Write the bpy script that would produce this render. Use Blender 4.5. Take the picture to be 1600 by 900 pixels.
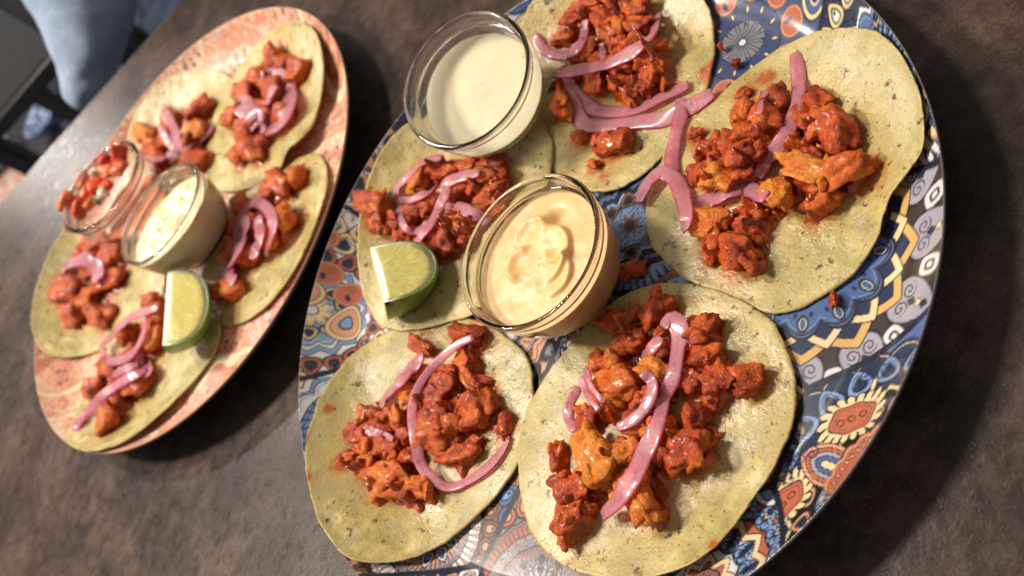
import bpy, bmesh, math
import numpy as np
from mathutils import Matrix, Vector

for o in list(bpy.data.objects):
    bpy.data.objects.remove(o)
S = bpy.context.scene
COL = S.collection
CM = 0.01                                   # everything below is laid out in centimetres

# ------------------------------------------------------------------ camera
F_PX, PITCH, ROLL, CAM_H = 1531.5, math.radians(44.68), math.radians(-58.264), 31.04
_f = np.array([0, math.cos(PITCH), -math.sin(PITCH)])
_r = np.array([1.0, 0, 0]); _u = np.cross(_r, _f)
VR = math.cos(ROLL)*_r + math.sin(ROLL)*_u
VU = -math.sin(ROLL)*_r + math.cos(ROLL)*_u
VD = _f
EYE = np.array([0, 0, CAM_H])
cd = bpy.data.cameras.new('camera'); cam = bpy.data.objects.new('camera', cd); COL.objects.link(cam)
cd.sensor_width = 36; cd.lens = F_PX/1600*36; cd.clip_start = 0.01; cd.clip_end = 50
m = Matrix.Identity(4)
for i in range(3):
    m[i][0] = VR[i]; m[i][1] = VU[i]; m[i][2] = -VD[i]; m[i][3] = EYE[i]*CM
cam.matrix_world = m
S.camera = cam
cd.dof.use_dof = True; cd.dof.focus_distance = 0.355; cd.dof.aperture_fstop = 11.0

# ------------------------------------------------------------------ world and lamps
W = bpy.data.worlds.new('World'); S.world = W; W.use_nodes = True
bg = W.node_tree.nodes['Background']
bg.inputs[0].default_value = (0.70, 0.64, 0.60, 1); bg.inputs[1].default_value = 0.38

def lamp(name, pos, target, size, power, col):
    l = bpy.data.lights.new(name, 'AREA'); l.shape = 'DISK'; l.size = size*CM; l.energy = power; l.color = col
    o = bpy.data.objects.new(name, l); COL.objects.link(o)
    o.location = Vector(pos)*CM
    o.rotation_euler = (Vector(target)-Vector(pos)).to_track_quat('-Z', 'Y').to_euler()
    return o
lamp('ceiling_lamp', (-80, 138, 165), (0, 30, 0), 26, 36, (1, .90, .77))
lamp('ceiling_lamp', (-14, 127, 172), (0, 30, 0), 30, 24, (1, .91, .79))
lamp('wall_lamp', (-47, 188, 117), (-8, 40, 0), 9, 5, (1, .94, .86))
lamp('wall_lamp', (-38, 300, 80), (-8, 70, 0), 18, 6, (1, .95, .90))
vs = S.view_settings
vs.view_transform = 'Standard'; vs.look = 'None'; vs.exposure = 0.10; vs.gamma = 1.0; vs.use_curve_mapping = False
S.render.engine = 'CYCLES'
S.cycles.use_denoising = True
S.cycles.max_bounces = 14; S.cycles.transmission_bounces = 12; S.cycles.transparent_max_bounces = 12
S.cycles.caustics_reflective = False
S.cycles.sample_clamp_indirect = 6

# ------------------------------------------------------------------ maths helpers
def at(P, z):
    """photo pixel(s) -> point(s) in the place, on the level z (cm)"""
    P = np.atleast_2d(np.asarray(P, float))
    D = VD + ((P[:, 0]-800)/F_PX)[:, None]*VR - ((P[:, 1]-450)/F_PX)[:, None]*VU
    t = (np.broadcast_to(z, len(P))-CAM_H)/D[:, 2]
    return EYE + t[:, None]*D

def px_scale(p):
    return F_PX/max(1e-3, float((np.asarray(p)-EYE) @ VD))

_rs = np.random.RandomState(5)
_perm = np.tile(_rs.permutation(256), 3)
_grad = _rs.normal(size=(256, 3)); _grad /= np.linalg.norm(_grad, axis=1)[:, None]
def noise(p, sc=1.0, off=0.0):
    p = np.asarray(p, float)*sc + off
    i = np.floor(p).astype(int); f = p-i; i &= 255
    w = f*f*f*(f*(f*6-15)+10)
    out = 0
    for dx in (0, 1):
        hx = _perm[i[:, 0]+dx]; wx = w[:, 0] if dx else 1-w[:, 0]
        for dy in (0, 1):
            hy = _perm[hx+i[:, 1]+dy]; wy = w[:, 1] if dy else 1-w[:, 1]
            for dz in (0, 1):
                g = _grad[_perm[hy+i[:, 2]+dz] & 255]; wz = w[:, 2] if dz else 1-w[:, 2]
                d = g[:, 0]*(f[:, 0]-dx)+g[:, 1]*(f[:, 1]-dy)+g[:, 2]*(f[:, 2]-dz)
                out = out + wx*wy*wz*d
    return out*1.6
def fbm(p, sc=1.0, off=0.0, n=3):
    return sum(noise(p, sc*2**k, off+17.3*k)*0.5**k for k in range(n))
def noise2(x, y, sc, off=0.0, n=3):
    return fbm(np.c_[x, y, np.zeros(len(x))+.37], sc, off, n)
def sstep(a, b, v):
    t = np.clip((v-a)/(b-a), 0, 1); return t*t*(3-2*t)

def spline(pts, n, closed=False):
    P = np.asarray(pts, float)
    if closed: Q = np.vstack([P[-1:], P, P[:2]]); k = len(P)
    else: Q = np.vstack([2*P[0]-P[1], P, 2*P[-1]-P[-2]]); k = len(P)-1
    out = []
    T = np.linspace(0, k, n, endpoint=not closed)
    for t in T:
        i = min(int(t), k-1); f = t-i
        a, b, c, d = Q[i], Q[i+1], Q[i+2], Q[i+3]
        out.append(.5*((2*b)+(-a+c)*f+(2*a-5*b+4*c-d)*f*f+(-a+3*b-3*c+d)*f**3))
    return np.array(out)

# ------------------------------------------------------------------ object helpers
def mesh_obj(name, V, F, mat=None, parent=None, loc=None, smooth=True, attrs=None, recalc=False):
    V = np.asarray(V, float)
    if loc is None: loc = np.zeros(3)
    loc = np.asarray(loc, float)
    me = bpy.data.meshes.new(name)
    v = ((V-loc)*CM).astype(np.float32)
    if isinstance(F, np.ndarray):
        k = F.shape[1]
        me.vertices.add(len(v)); me.vertices.foreach_set('co', v.ravel())
        me.loops.add(F.size); me.loops.foreach_set('vertex_index', F.ravel().astype(np.int32))
        me.polygons.add(len(F)); me.polygons.foreach_set('loop_start', np.arange(0, F.size, k, dtype=np.int32))
        me.update(calc_edges=True)
    else:
        me.from_pydata(v.tolist(), [], F)
    me.validate()
    if recalc:
        bm = bmesh.new(); bm.from_mesh(me); bmesh.ops.recalc_face_normals(bm, faces=bm.faces); bm.to_mesh(me); bm.free()
    if smooth: me.polygons.foreach_set('use_smooth', np.ones(len(me.polygons), bool))
    for an, av in (attrs or {}).items():
        av = np.asarray(av, np.float32)
        if av.ndim == 2:
            a = me.color_attributes.new(an, 'FLOAT_COLOR', 'POINT')
            a.data.foreach_set('color', np.c_[av, np.ones(len(av), np.float32)].astype(np.float32).ravel())
        else:
            a = me.attributes.new(an, 'FLOAT', 'POINT'); a.data.foreach_set('value', av)
    o = bpy.data.objects.new(name, me); COL.objects.link(o)
    if mat: me.materials.append(mat)
    if parent is not None:
        o.parent = parent
        o.location = Vector(loc*CM) - parent.location if parent.type == 'EMPTY' or True else Vector(loc*CM)
    else:
        o.location = Vector(loc*CM)
    return o
def empty(name, loc):
    o = bpy.data.objects.new(name, None); COL.objects.link(o); o.location = Vector(loc)*CM; o.empty_display_size = .01
    return o
def tag(o, label=None, cat=None, group=None, kind=None):
    if label: o['label'] = label
    if cat: o['category'] = cat
    if group: o['group'] = group
    if kind: o['kind'] = kind
    return o
def grid_faces(nu, nv, wrap_u=False):
    """nu columns (fast wrap), nv rows; index = row*nu+col"""
    c = np.arange(nu if wrap_u else nu-1); r = np.arange(nv-1)
    C, R = np.meshgrid(c, r)
    a = R*nu+C; b = R*nu+(C+1) % nu; d = (R+1)*nu+C; e = (R+1)*nu+(C+1) % nu
    return np.stack([a, b, e, d], -1).reshape(-1, 4)
def lathe(prof, n):
    """closed surface of revolution, V relative to axis"""
    th = np.linspace(0, 2*math.pi, n, endpoint=False)
    V = np.array([[r*math.cos(t), r*math.sin(t), z] for r, z in prof for t in th])
    return V, grid_faces(n, len(prof), True)

# ------------------------------------------------------------------ materials
class Mat:
    def __init__(s, name):
        s.m = bpy.data.materials.new(name); s.m.use_nodes = True
        s.t = s.m.node_tree; s.b = s.t.nodes['Principled BSDF']; s.L = s.t.links
    def n(s, typ, **kw):
        x = s.t.nodes.new(typ)
        for k, v in kw.items(): setattr(x, k, v)
        return x
    def set(s, **kw):
        for k, v in kw.items():
            i = s.b.inputs[k.replace('_', ' ')]
            i.default_value = v
        return s
    def coord(s, scale):
        tc = s.n('ShaderNodeTexCoord'); mp = s.n('ShaderNodeMapping')
        sc = (scale,)*3 if not isinstance(scale, tuple) else scale
        mp.inputs['Scale'].default_value = sc
        s.L.new(tc.outputs['Object'], mp.inputs[0]); return mp.outputs[0]
    def geo(s, scale):
        tc = s.n('ShaderNodeNewGeometry'); mp = s.n('ShaderNodeMapping'); mp.inputs['Scale'].default_value = (scale,)*3
        s.L.new(tc.outputs['Position'], mp.inputs[0]); return mp.outputs[0]
    def noise(s, co, sc, det=4, rough=.55, dist=0):
        x = s.n('ShaderNodeTexNoise'); s.L.new(co, x.inputs['Vector'])
        x.inputs['Scale'].default_value = sc; x.inputs['Detail'].default_value = det; x.inputs['Roughness'].default_value = rough
        x.inputs['Distortion'].default_value = dist
        return x.outputs['Fac']
    def ramp(s, fac, stops, interp='LINEAR'):
        x = s.n('ShaderNodeValToRGB'); x.color_ramp.interpolation = interp
        e = x.color_ramp.elements
        while len(e) < len(stops): e.new(.5)
        for el, (p, c) in zip(e, stops):
            el.position = p; el.color = (c, c, c, 1) if not isinstance(c, tuple) else (*c, 1)
        s.L.new(fac, x.inputs[0]); return x.outputs[0]
    def math(s, op, a, b=None):
        x = s.n('ShaderNodeMath', operation=op)
        for i, v in enumerate((a, b)):
            if v is None: continue
            if isinstance(v, (int, float)): x.inputs[i].default_value = v
            else: s.L.new(v, x.inputs[i])
        return x.outputs[0]
    def mix(s, fac, a, b, blend='MIX'):
        x = s.n('ShaderNodeMix', data_type='RGBA', blend_type=blend)
        for k, v in ((0, fac), (6, a), (7, b)):
            if isinstance(v, (int, float)): x.inputs[k].default_value = v
            elif isinstance(v, tuple): x.inputs[k].default_value = (*v, 1)
            else: s.L.new(v, x.inputs[k])
        return x.outputs[2]
    def attr(s, name, out='Color'):
        x = s.n('ShaderNodeAttribute', attribute_name=name); return x.outputs[out]
    def bump(s, h, dist, strength=1.0):
        x = s.n('ShaderNodeBump'); x.inputs['Distance'].default_value = dist*CM; x.inputs['Strength'].default_value = strength
        s.L.new(h, x.inputs['Height']); s.L.new(x.outputs[0], s.b.inputs['Normal']); return x
    def to(s, out, inp):
        s.L.new(out, s.b.inputs[inp]); return s

def mat_table():
    k = Mat('dark_mottled_laminate'); c = k.coord(100)
    n1 = k.noise(c, .22, 6, .62, .4); n2 = k.noise(c, 1.3, 6, .68); n3 = k.noise(c, 9, 3, .6)
    base = k.ramp(n1, [(.38, (.036, .025, .021)), (.5, (.056, .038, .031)), (.62, (.086, .058, .045))])
    v = k.ramp(n2, [(.35, .72), (.65, 1.25)])
    base = k.mix(1.0, base, v, 'MULTIPLY')
    sp = k.ramp(n3, [(.35, .75), (.7, 1.3)])
    base = k.mix(1.0, base, sp, 'MULTIPLY')
    k.to(base, 'Base Color')
    k.to(k.ramp(n2, [(.35, .24), (.65, .38)]), 'Roughness'); k.set(Specular_IOR_Level=.16)
    h = k.math('ADD', k.math('MULTIPLY', k.noise(c, 3.2, 6, .6, .6), 1.0), k.math('MULTIPLY', n3, .25))
    k.bump(h, .035, .5)
    return k.m
def mat_print(name, rough=.16, coat=.5):
    k = Mat(name); k.to(k.attr('print'), 'Base Color'); k.set(Roughness=rough, Coat_Weight=coat, Coat_Roughness=.08)
    c = k.coord(100); k.bump(k.noise(c, .8, 2, .5), .02, .4)
    return k.m
def mat_plain(name, col, rough=.5, **kw):
    k = Mat(name); c = k.coord(100)
    n = k.ramp(k.noise(c, 2.0, 4), [(.3, .82), (.7, 1.12)])
    k.to(k.mix(1.0, col, n, 'MULTIPLY'), 'Base Color'); k.set(Roughness=rough, **kw); return k.m
def mat_tortilla():
    k = Mat('corn_tortilla'); c = k.coord(100)
    oi = k.n('ShaderNodeObjectInfo')
    n1 = k.noise(c, .38, 4, .55, .3); n2 = k.noise(c, 1.9, 4, .6); n3 = k.noise(c, 9, 3, .6)
    base = k.ramp(n1, [(.36, (.36, .285, .095)), (.45, (.47, .38, .135)), (.53, (.57, .465, .19)), (.62, (.73, .61, .34))])
    base = k.mix(1.0, base, k.ramp(n2, [(.36, .86), (.62, 1.08)]), 'MULTIPLY')
    base = k.mix(1.0, base, k.ramp(n3, [(.35, .88), (.65, 1.08)]), 'MULTIPLY')
    # oil-soaked patches, darker and greyer
    wet = k.ramp(k.noise(c, .33, 3, .5, .2), [(.42, 0.0), (.54, 1.0)])
    wet2 = k.math('MULTIPLY', wet, k.attr('wet', 'Fac'))
    base = k.mix(k.math('MULTIPLY', wet2, .8), base, (.34, .305, .15))
    # toasted flecks
    f1 = k.ramp(k.noise(c, 2.0, 5, .68, .15), [(.605, 0.0), (.635, 1.0)])
    f2 = k.ramp(k.noise(c, 5.5, 1, .5), [(.70, 0.0), (.73, .9)])
    zone = k.ramp(k.noise(c, .5, 2), [(.44, 0.0), (.54, 1.0)])
    f = k.math('MINIMUM', k.math('ADD', k.math('MULTIPLY', f1, zone), k.math('MULTIPLY', f2, .8)), 1.0)
    ed = k.attr('edge', 'Fac')
    base = k.mix(k.math('MULTIPLY', ed, .5), base, (.40, .29, .09))
    # sauce stains
    st = k.math('ADD', k.attr('sauce', 'Fac'), k.math('MULTIPLY', k.math('SUBTRACT', k.noise(c, 1.5, 5, .7), .5), 1.3))
    oil = k.ramp(k.math('ADD', k.attr('oil', 'Fac'), k.math('MULTIPLY', k.math('SUBTRACT', k.noise(c, .8, 4, .6), .5), .9)), [(.25, 0.0), (.85, 1.0)])
    base = k.mix(k.math('MULTIPLY', oil, .62), base, (.50, .335, .10))
    base = k.mix(k.math('MULTIPLY', f, .92), base, (.075, .032, .010))
    st = k.ramp(st, [(.40, 0.0), (.78, 1.0)])
    base = k.mix(k.math('MULTIPLY', st, .88), base, (.40, .085, .014))
    k.to(base, 'Base Color')
    r = k.math('SUBTRACT', k.ramp(n2, [(.38, .38), (.62, .58)]), k.math('MULTIPLY', wet2, .26))
    r = k.math('MAXIMUM', k.math('SUBTRACT', r, k.math('MULTIPLY', k.math('MAXIMUM', st, oil), .2)), .13)
    k.to(r, 'Roughness')
    k.set(Subsurface_Weight=.12, Subsurface_Scale=.002, Specular_IOR_Level=.43)
    k.b.inputs['Subsurface Radius'].default_value = (1, .7, .3)
    h = k.math('ADD', k.math('MULTIPLY', n2, .40), k.math('MULTIPLY', n3, .42))
    h = k.math('ADD', h, k.math('MULTIPLY', k.noise(c, 5, 2, .5), .35))
    k.bump(h, .06, .9)
    return k.m
def mat_chicken():
    k = Mat('chilli_chicken'); c = k.coord(100)
    oi = k.n('ShaderNodeObjectInfo'); sep = k.n('ShaderNodeSeparateColor'); k.L.new(oi.outputs['Color'], sep.inputs[0])
    off = k.n('ShaderNodeVectorMath', operation='ADD'); k.L.new(c, off.inputs[0]); k.L.new(oi.outputs['Location'], off.inputs[1])
    sc_ = k.n('ShaderNodeVectorMath', operation='SCALE'); sc_.inputs['Scale'].default_value = 37.0; k.L.new(oi.outputs['Location'], sc_.inputs[0]); k.L.new(sc_.outputs[0], off.inputs[1])
    c = off.outputs[0]
    n1 = k.noise(c, 1.1, 5, .62, .5); n2 = k.noise(c, 5.0, 4, .6)
    t = k.math('ADD', n1, k.math('MULTIPLY', k.math('SUBTRACT', sep.outputs[0], .3), .32))
    base = k.ramp(t, [(.34, (.27, .024, .003)), (.46, (.51, .066, .005)), (.57, (.63, .125, .009)), (.74, (.75, .25, .022))])
    base = k.mix(1.0, base, k.ramp(n2, [(.35, .78), (.65, 1.12)]), 'MULTIPLY')
    sp = k.ramp(k.noise(c, 13, 2, .5), [(.64, 0.0), (.69, .8)])
    base = k.mix(sp, base, (.08, .012, .003))
    k.to(base, 'Base Color')
    k.to(k.ramp(k.noise(c, 3, 3), [(.38, .15), (.62, .40)]), 'Roughness')
    k.set(Subsurface_Weight=.18, Subsurface_Scale=.002, Coat_Weight=.13, Coat_Roughness=.08, Specular_IOR_Level=.38)
    k.b.inputs['Subsurface Radius'].default_value = (1, .25, .1)
    h = k.math('ADD', k.math('MULTIPLY', k.noise(c, 3.4, 5, .62, .4), .8), k.math('MULTIPLY', k.noise(c, 12, 4, .75), .34))
    k.bump(h, .17, .95)
    return k.m
def mat_sauce_red():
    k = Mat('red_chilli_sauce'); c = k.coord(100)
    n1 = k.noise(c, 1.6, 5, .6); n2 = k.noise(c, 6, 4, .6)
    base = k.ramp(n1, [(.35, (.22, .022, .003)), (.52, (.42, .055, .006)), (.66, (.56, .12, .014))])
    base = k.mix(1.0, base, k.ramp(n2, [(.3, .7), (.7, 1.2)]), 'MULTIPLY')
    k.to(base, 'Base Color'); k.set(Roughness=.22, Coat_Weight=.4, Coat_Roughness=.1)
    k.bump(k.math('ADD', n1, k.math('MULTIPLY', n2, .5)), .14, .8)
    return k.m
def mat_onion():
    k = Mat('pickled_onion'); c = k.coord(100)
    n = k.noise(c, 4, 4, .6)
    base = k.mix(1.0, k.attr('tint'), k.ramp(n, [(.3, .86), (.7, 1.1)]), 'MULTIPLY')
    k.to(base, 'Base Color')
    k.set(Coat_Weight=.35, Coat_Roughness=.12, Roughness=.28, Subsurface_Weight=.5, Subsurface_Scale=.003, Transmission_Weight=.6, IOR=1.33, Specular_IOR_Level=.42)
    k.b.inputs['Subsurface Radius'].default_value = (1, .45, .5)
    k.bump(k.math('ADD', n, k.math('MULTIPLY', k.noise(c, 14, 2), .4)), .05, .8)
    return k.m
def mat_glass():
    k = Mat('clear_glass'); k.set(Base_Color=(.97, .985, .98, 1), Roughness=.015, Transmission_Weight=1.0, IOR=1.47)
    return k.m
def mat_cream(name, c0, c1, fleck=None, rough=.3, bump=.04, coat=.15):
    k = Mat(name); c = k.coord(100)
    base = k.mix(k.ramp(k.noise(c, 1.1, 4, .6), [(.35, 0.0), (.68, 1.0)]), c0, c1)
    if fleck:
        f = k.ramp(k.noise(c, 6.5, 1, .5), [(.73, 0.0), (.76, .7)])
        base = k.mix(f, base, fleck)
    k.to(base, 'Base Color'); k.set(Roughness=rough, Subsurface_Weight=.3, Subsurface_Scale=.003, Coat_Weight=coat)
    k.b.inputs['Subsurface Radius'].default_value = (1, .8, .5)
    k.bump(k.noise(c, 2.2, 4, .6, .5), bump, .7)
    return k.m
M_TABLE = mat_table(); M_PLATE = mat_print('mandala_print_glaze'); M_PLATE_P = mat_print('paisley_print_glaze', .42, .1)
M_TORT = mat_tortilla(); M_CHICK = mat_chicken(); M_SAUCE = mat_sauce_red(); M_ONION = mat_onion(); M_GLASS = mat_glass()

# ------------------------------------------------------------------ the table and floor
def slab(name, poly, z1, z0, mat, bev=.25):
    bm = bmesh.new()
    vs_ = [bm.verts.new((x*CM, y*CM, z1*CM)) for x, y in poly]
    f = bm.faces.new(vs_); f.normal_update()
    if f.normal.z < 0: f.normal_flip()
    r = bmesh.ops.extrude_face_region(bm, geom=[f])
    bmesh.ops.translate(bm, verts=[v for v in r['geom'] if isinstance(v, bmesh.types.BMVert)], vec=(0, 0, (z0-z1)*CM))
    bmesh.ops.recalc_face_normals(bm, faces=bm.faces)
    bmesh.ops.bevel(bm, geom=list(bm.edges), offset=bev*CM, segments=3, affect='EDGES')
    me = bpy.data.meshes.new(name); bm.to_mesh(me); bm.free(); me.materials.append(mat)
    o = bpy.data.objects.new(name, me); COL.objects.link(o); return o
E0 = at((0, 316), 0)[0][:2]; E1 = at((262, 22), 0)[0][:2]
ed = (E1-E0)/np.linalg.norm(E1-E0); nn = np.array([-ed[1], ed[0]])
if nn[1] < 0: nn = -nn
c0 = E0-ed*42; c1 = E0+ed*78
poly = [c0, c1, c1-nn*96, c0-nn*96]
table = empty('table', (*(E0-nn*45), -75)); tag(table, 'dark brown mottled stone-look dining table under both plates', 'table')
tt = slab('table_top', poly, 0, -3.2, M_TABLE); tt.parent = table; tt.location = -table.location
M_BLACK = mat_plain('black_painted_metal', (.012, .012, .014), .4)
cc = (c0+c1)/2-nn*48
V, F = lathe([(.01, -72.5), (22, -72.5), (22, -71.6), (5, -70), (4, -68), (4, -8), (10, -4.2), (10, -3.3), (.01, -3.3)], 32)
mesh_obj('pedestal', V+np.array([cc[0], cc[1], 0]), F, M_BLACK, table, loc=(cc[0], cc[1], -40))

def mat_floor():
    k = Mat('patterned_floor_tiles'); c = k.geo(100)
    vo = k.n('ShaderNodeTexVoronoi'); vo.inputs['Scale'].default_value = .085; k.L.new(c, vo.inputs['Vector'])
    w = k.noise(c, .16, 3, .6, .6)
    base = k.ramp(w, [(.30, (.010, .012, .020)), (.44, (.016, .02, .04)), (.52, (.09, .13, .26)), (.60, (.012, .012, .016)), (.70, (.22, .10, .03)), (.80, (.35, .30, .24))])
    k.to(base, 'Base Color'); k.set(Roughness=.45); return k.m
fl = slab('floor', [(-260, -60), (200, -60), (200, 420), (-260, 420)], -75, -77, mat_floor(), .1); tag(fl, kind='structure')

# ------------------------------------------------------------------ plates
R_RIM, Z_RIM, Z_IN = 15.0, 2.5, .7
PB = np.array([1.82, 27.63]); PP = np.array([-7.22, 57.52])
def plate_z(r):
    t = np.clip((r-12.3)/2.7, 0, None); return Z_IN+(Z_RIM-Z_IN)*np.minimum(t, 1)**1.75

BLACK = (.012, .012, .016); NAVY = (.020, .032, .075); BLUE = (.070, .125, .30); LBLUE = (.20, .30, .52); CREAM = (.74, .58, .33)
ORNG = (.62, .38, .14); LAV = (.36, .34, .41); CORAL = (.46, .13, .075); PEACH = (.62, .32, .20); WHITE = (.66, .66, .68); BROWN = (.20, .085, .05); GREY = (.20, .20, .24)
class Print:
    def __init__(s, x, y, base):
        s.x, s.y = x, y; s.c = np.tile(np.array(base, float), (len(x), 1))
    def sub(s, cx, cy, rad, rot=0.0, sel=None):
        d = np.hypot(s.x-cx, s.y-cy) < rad
        if sel is not None: d &= sel
        i = np.nonzero(d)[0]; X = s.x[i]-cx; Y = s.y[i]-cy
        ca, sa = math.cos(rot), math.sin(rot)
        return i, X*ca+Y*sa, -X*sa+Y*ca
    def fill(s, i, sd, col, aa=.02):
        a = np.clip(.5-sd/(2*aa), 0, 1)[:, None]; s.c[i] = s.c[i]*(1-a)+np.array(col)*a
    def stroke(s, i, sd, w, col): s.fill(i, np.abs(sd)-w/2, col)
def ell(u, v, a, b): return (np.sqrt((u/a)**2+(v/b)**2)-1)*min(a, b)
def drop(u, v, a, b, k=.55): return (np.sqrt((u/a)**2+(v/(b*np.clip(1-k*u/a, .05, 3)))**2)-1)*min(a, b)*.8
def rep(th, n, ph=0.0):
    p = 2*math.pi/n; return (th-ph+p/2) % p-p/2
def diamond(u, v, a, b): return (np.abs(u)/a+np.abs(v)/b-1)*min(a, b)*.7
def curl(u, v, r):
    rr = np.hypot(u, v); th = np.arctan2(v, u); w = rr/r*1.6
    q = (w-th/(2*math.pi)) % 1.0-.5
    return np.where(rr < r, np.abs(q)*r/1.6-.028, 1)
def mandala(p, cx, cy, rad, sel, pal, rings, rot=0.0, line=BLACK):
    """concentric rings of petals, seeds, scallops and zigzags about a centre"""
    i, X, Y = p.sub(cx, cy, rad, rot, sel)
    if not len(i): return
    rho = np.hypot(X, Y); th = np.arctan2(Y, X)
    p.fill(i, rho-rad, pal[0], .01)
    for kind, R, n, a, b, col, col2, ph in reversed(rings):
        t = rep(th, n, ph*2*math.pi/n); u = rho-R; v = rho*np.sin(t)
        if kind == 'petal':
            sd = drop(u, v, a, b); p.fill(i, sd, line); p.fill(i, sd+.055, col); p.stroke(i, sd+.15*b+.10, .035, line)
            sd2 = drop(u+.1*a, v, a*.55, b*.5); p.fill(i, sd2, line); p.fill(i, sd2+.035, col2); p.fill(i, ell(u-.08*a, v, a*.14, b*.16), line)
        elif kind == 'seed':
            sd = ell(u, v, a, b); p.fill(i, sd, line); p.fill(i, sd+.03, col)
        elif kind == 'disc':
            p.fill(i, rho-R, line); p.fill(i, rho-R+.05, col)
        elif kind == 'scallop':
            sd = rho-(R+a*np.abs(np.cos(t*n/2))); p.fill(i, sd, line); p.fill(i, sd+.055, col); p.stroke(i, sd+.17, .035, col2)
        elif kind == 'zig':
            sd = rho-(R+a*(1-np.abs(t)*n/math.pi)); p.fill(i, sd, line); p.fill(i, sd+.06, col); p.fill(i, sd+b, line); p.fill(i, sd+b+.05, col2)
        elif kind == 'shield':
            sd = drop(u, v, a, b, .35); p.fill(i, sd, line); p.fill(i, sd+.05, col)
            for sg in (-1, 1):
                p.fill(i, curl(u+.35*a, sg*(v-sg*.42*b), .30), line)
            for q, cq in ((-.05, NAVY), (.28, col2), (.55, NAVY)):
                sd2 = diamond(u-q*a, v, .17, .13); p.fill(i, sd2-.03, line); p.fill(i, sd2, cq)
        elif kind == 'gap':
            sd = ell(u, v, a, b); sd4 = (((np.abs(u)/a)**3+(np.abs(v)/b)**3)**(1/3)-1)*min(a, b)
            p.fill(i, sd4, col); p.fill(i, sd4+.16, line); p.fill(i, sd4+.24, col2)
        elif kind == 'rays':
            sd = np.maximum(np.abs(v)-b*np.clip((rho-R)/a, 0, 1), np.maximum(R-rho, rho-R-a)); p.fill(i, sd-.03, line); p.fill(i, sd, col)
def cell_split(x, y, centres):
    D = np.stack([np.hypot(x-c[0], y-c[1]) for c in centres]); o = np.argsort(D, 0)
    d1 = np.take_along_axis(D, o[:1], 0)[0]; d2 = np.take_along_axis(D, o[1:2], 0)[0]
    cen = np.array(centres)[:, :2]; sep = np.hypot(*(cen[o[0]]-cen[o[1]]).T)
    return o[0], (d2**2-d1**2)/(2*np.maximum(sep, .1))
def rand_rings(rs, pal, big):
    out = []; R = .35; out.append(('disc', .28, 1, 0, 0, pal[3], pal[1], 0)); n0 = rs.choice([8, 10, 12])
    while R < big:
        k = rs.choice(['petal', 'scallop', 'petal', 'seed', 'zig', 'shield', 'rays']); n = int(n0*(1 if R < 1.2 else 1.5 if R < 2.4 else 2.25 if R < 4.5 else 3))
        w = 2*math.pi*R/n; cA, cB = [pal[j] for j in rs.choice(len(pal), 2, replace=False)]
        if k == 'petal': a = .32+.09*R; out.append((k, R+a, n, a, w*.42+.1, cA, cB, .5*rs.randint(2))); R += 1.4*a
        elif k == 'shield': a = .46; out.append((k, R+a, n, a, w*.5+.1, cA, cB, .5*rs.randint(2))); R += 1.5*a
        elif k == 'seed': out.append((k, R+.2, n*2, .18, .07, cA, cB, 0)); out.append(('scallop', R+.5, n, .05, 0, cB, cA, 0)); R += .55
        elif k == 'scallop': out.append((k, R+.25, n, .28, 0, cA, cB, 0)); R += .5
        elif k == 'rays': out.append((k, R, n*3, .5, .05, cA, cB, 0)); out.append(('scallop', R+.55, n, .04, 0, cB, BLACK, 0)); R += .58
        else: out.append((k, R+.25, n, .35, .3, cA, cB, 0)); R += .55
    return out
def paisley(p, cx, cy, rot, s, body=CORAL, teeth=CREAM):
    i, X, Y = p.sub(cx, cy, 2.2*s, rot)
    X, Y = X/s, Y/s; Y = Y+.18*np.sin(X*2.0)
    th = np.arctan2(Y*1.35, X); sd = ell(X, Y, 1.0, .62)
    tooth = sd-.32-.07*np.cos(th*18)
    p.fill(i, tooth, BLACK); p.fill(i, tooth+.06, teeth)
    t = rep(th, 18, math.pi/18); q = ell(sd-.15, t*.9, .10, .05); p.fill(i, q, BLACK)
    b2 = sd-.03*np.cos(th*6); p.fill(i, b2, BLACK); p.fill(i, b2+.05, body); p.stroke(i, b2+.15, .04, BROWN)
    for q in (-.5, -.05, .42):
        d = ell(X-q, Y, .17, .15); p.fill(i, d, BLACK); p.fill(i, d+.05, CORAL if q else PEACH)
def button(p, cx, cy, rot=0.0, r=.62):
    i, X, Y = p.sub(cx, cy, r*1.5, rot); sd = np.hypot(X, Y*.92)-r
    p.fill(i, sd, BROWN); p.fill(i, sd+.05, PEACH); p.fill(i, sd+.10, CORAL)
    d = ell(X+.16, Y-.12, .19, .11); p.fill(i, d, NAVY); p.fill(i, curl((X-.18), Y+.14, .22), BROWN)
def swirls(p, cx, cy, rot, s=1.0, col=NAVY):
    for dx, dy, r, sg in ((0, 0, .34, 1), (.55, .18, .26, -1), (-.45, .32, .28, -1), (.2, .55, .22, 1), (-.1, -.5, .26, 1)):
        i, X, Y = p.sub(cx+s*(dx*math.cos(rot)-dy*math.sin(rot)), cy+s*(dx*math.sin(rot)+dy*math.cos(rot)), r*s, rot)
        p.fill(i, curl(X/s, sg*Y/s, r), col)
def arch(p, cx, cy, rot, s=1.0):
    i, X, Y = p.sub(cx, cy, 2*s, rot); X, Y = X/s, Y/s
    for r, c in ((1.0, BLACK), (.94, PEACH), (.80, BLACK), (.75, CORAL), (.62, BLACK), (.57, LAV), (.42, BLACK), (.37, BLUE), (.2, BLACK), (.15, CREAM)):
        p.fill(i, np.maximum((np.abs(X)**1.6/(.75*r)**1.6+np.clip(Y, 0, 9)**1.6/(1.15*r)**1.6)**(1/1.6)*r-r, -Y-.5), c)

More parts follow.
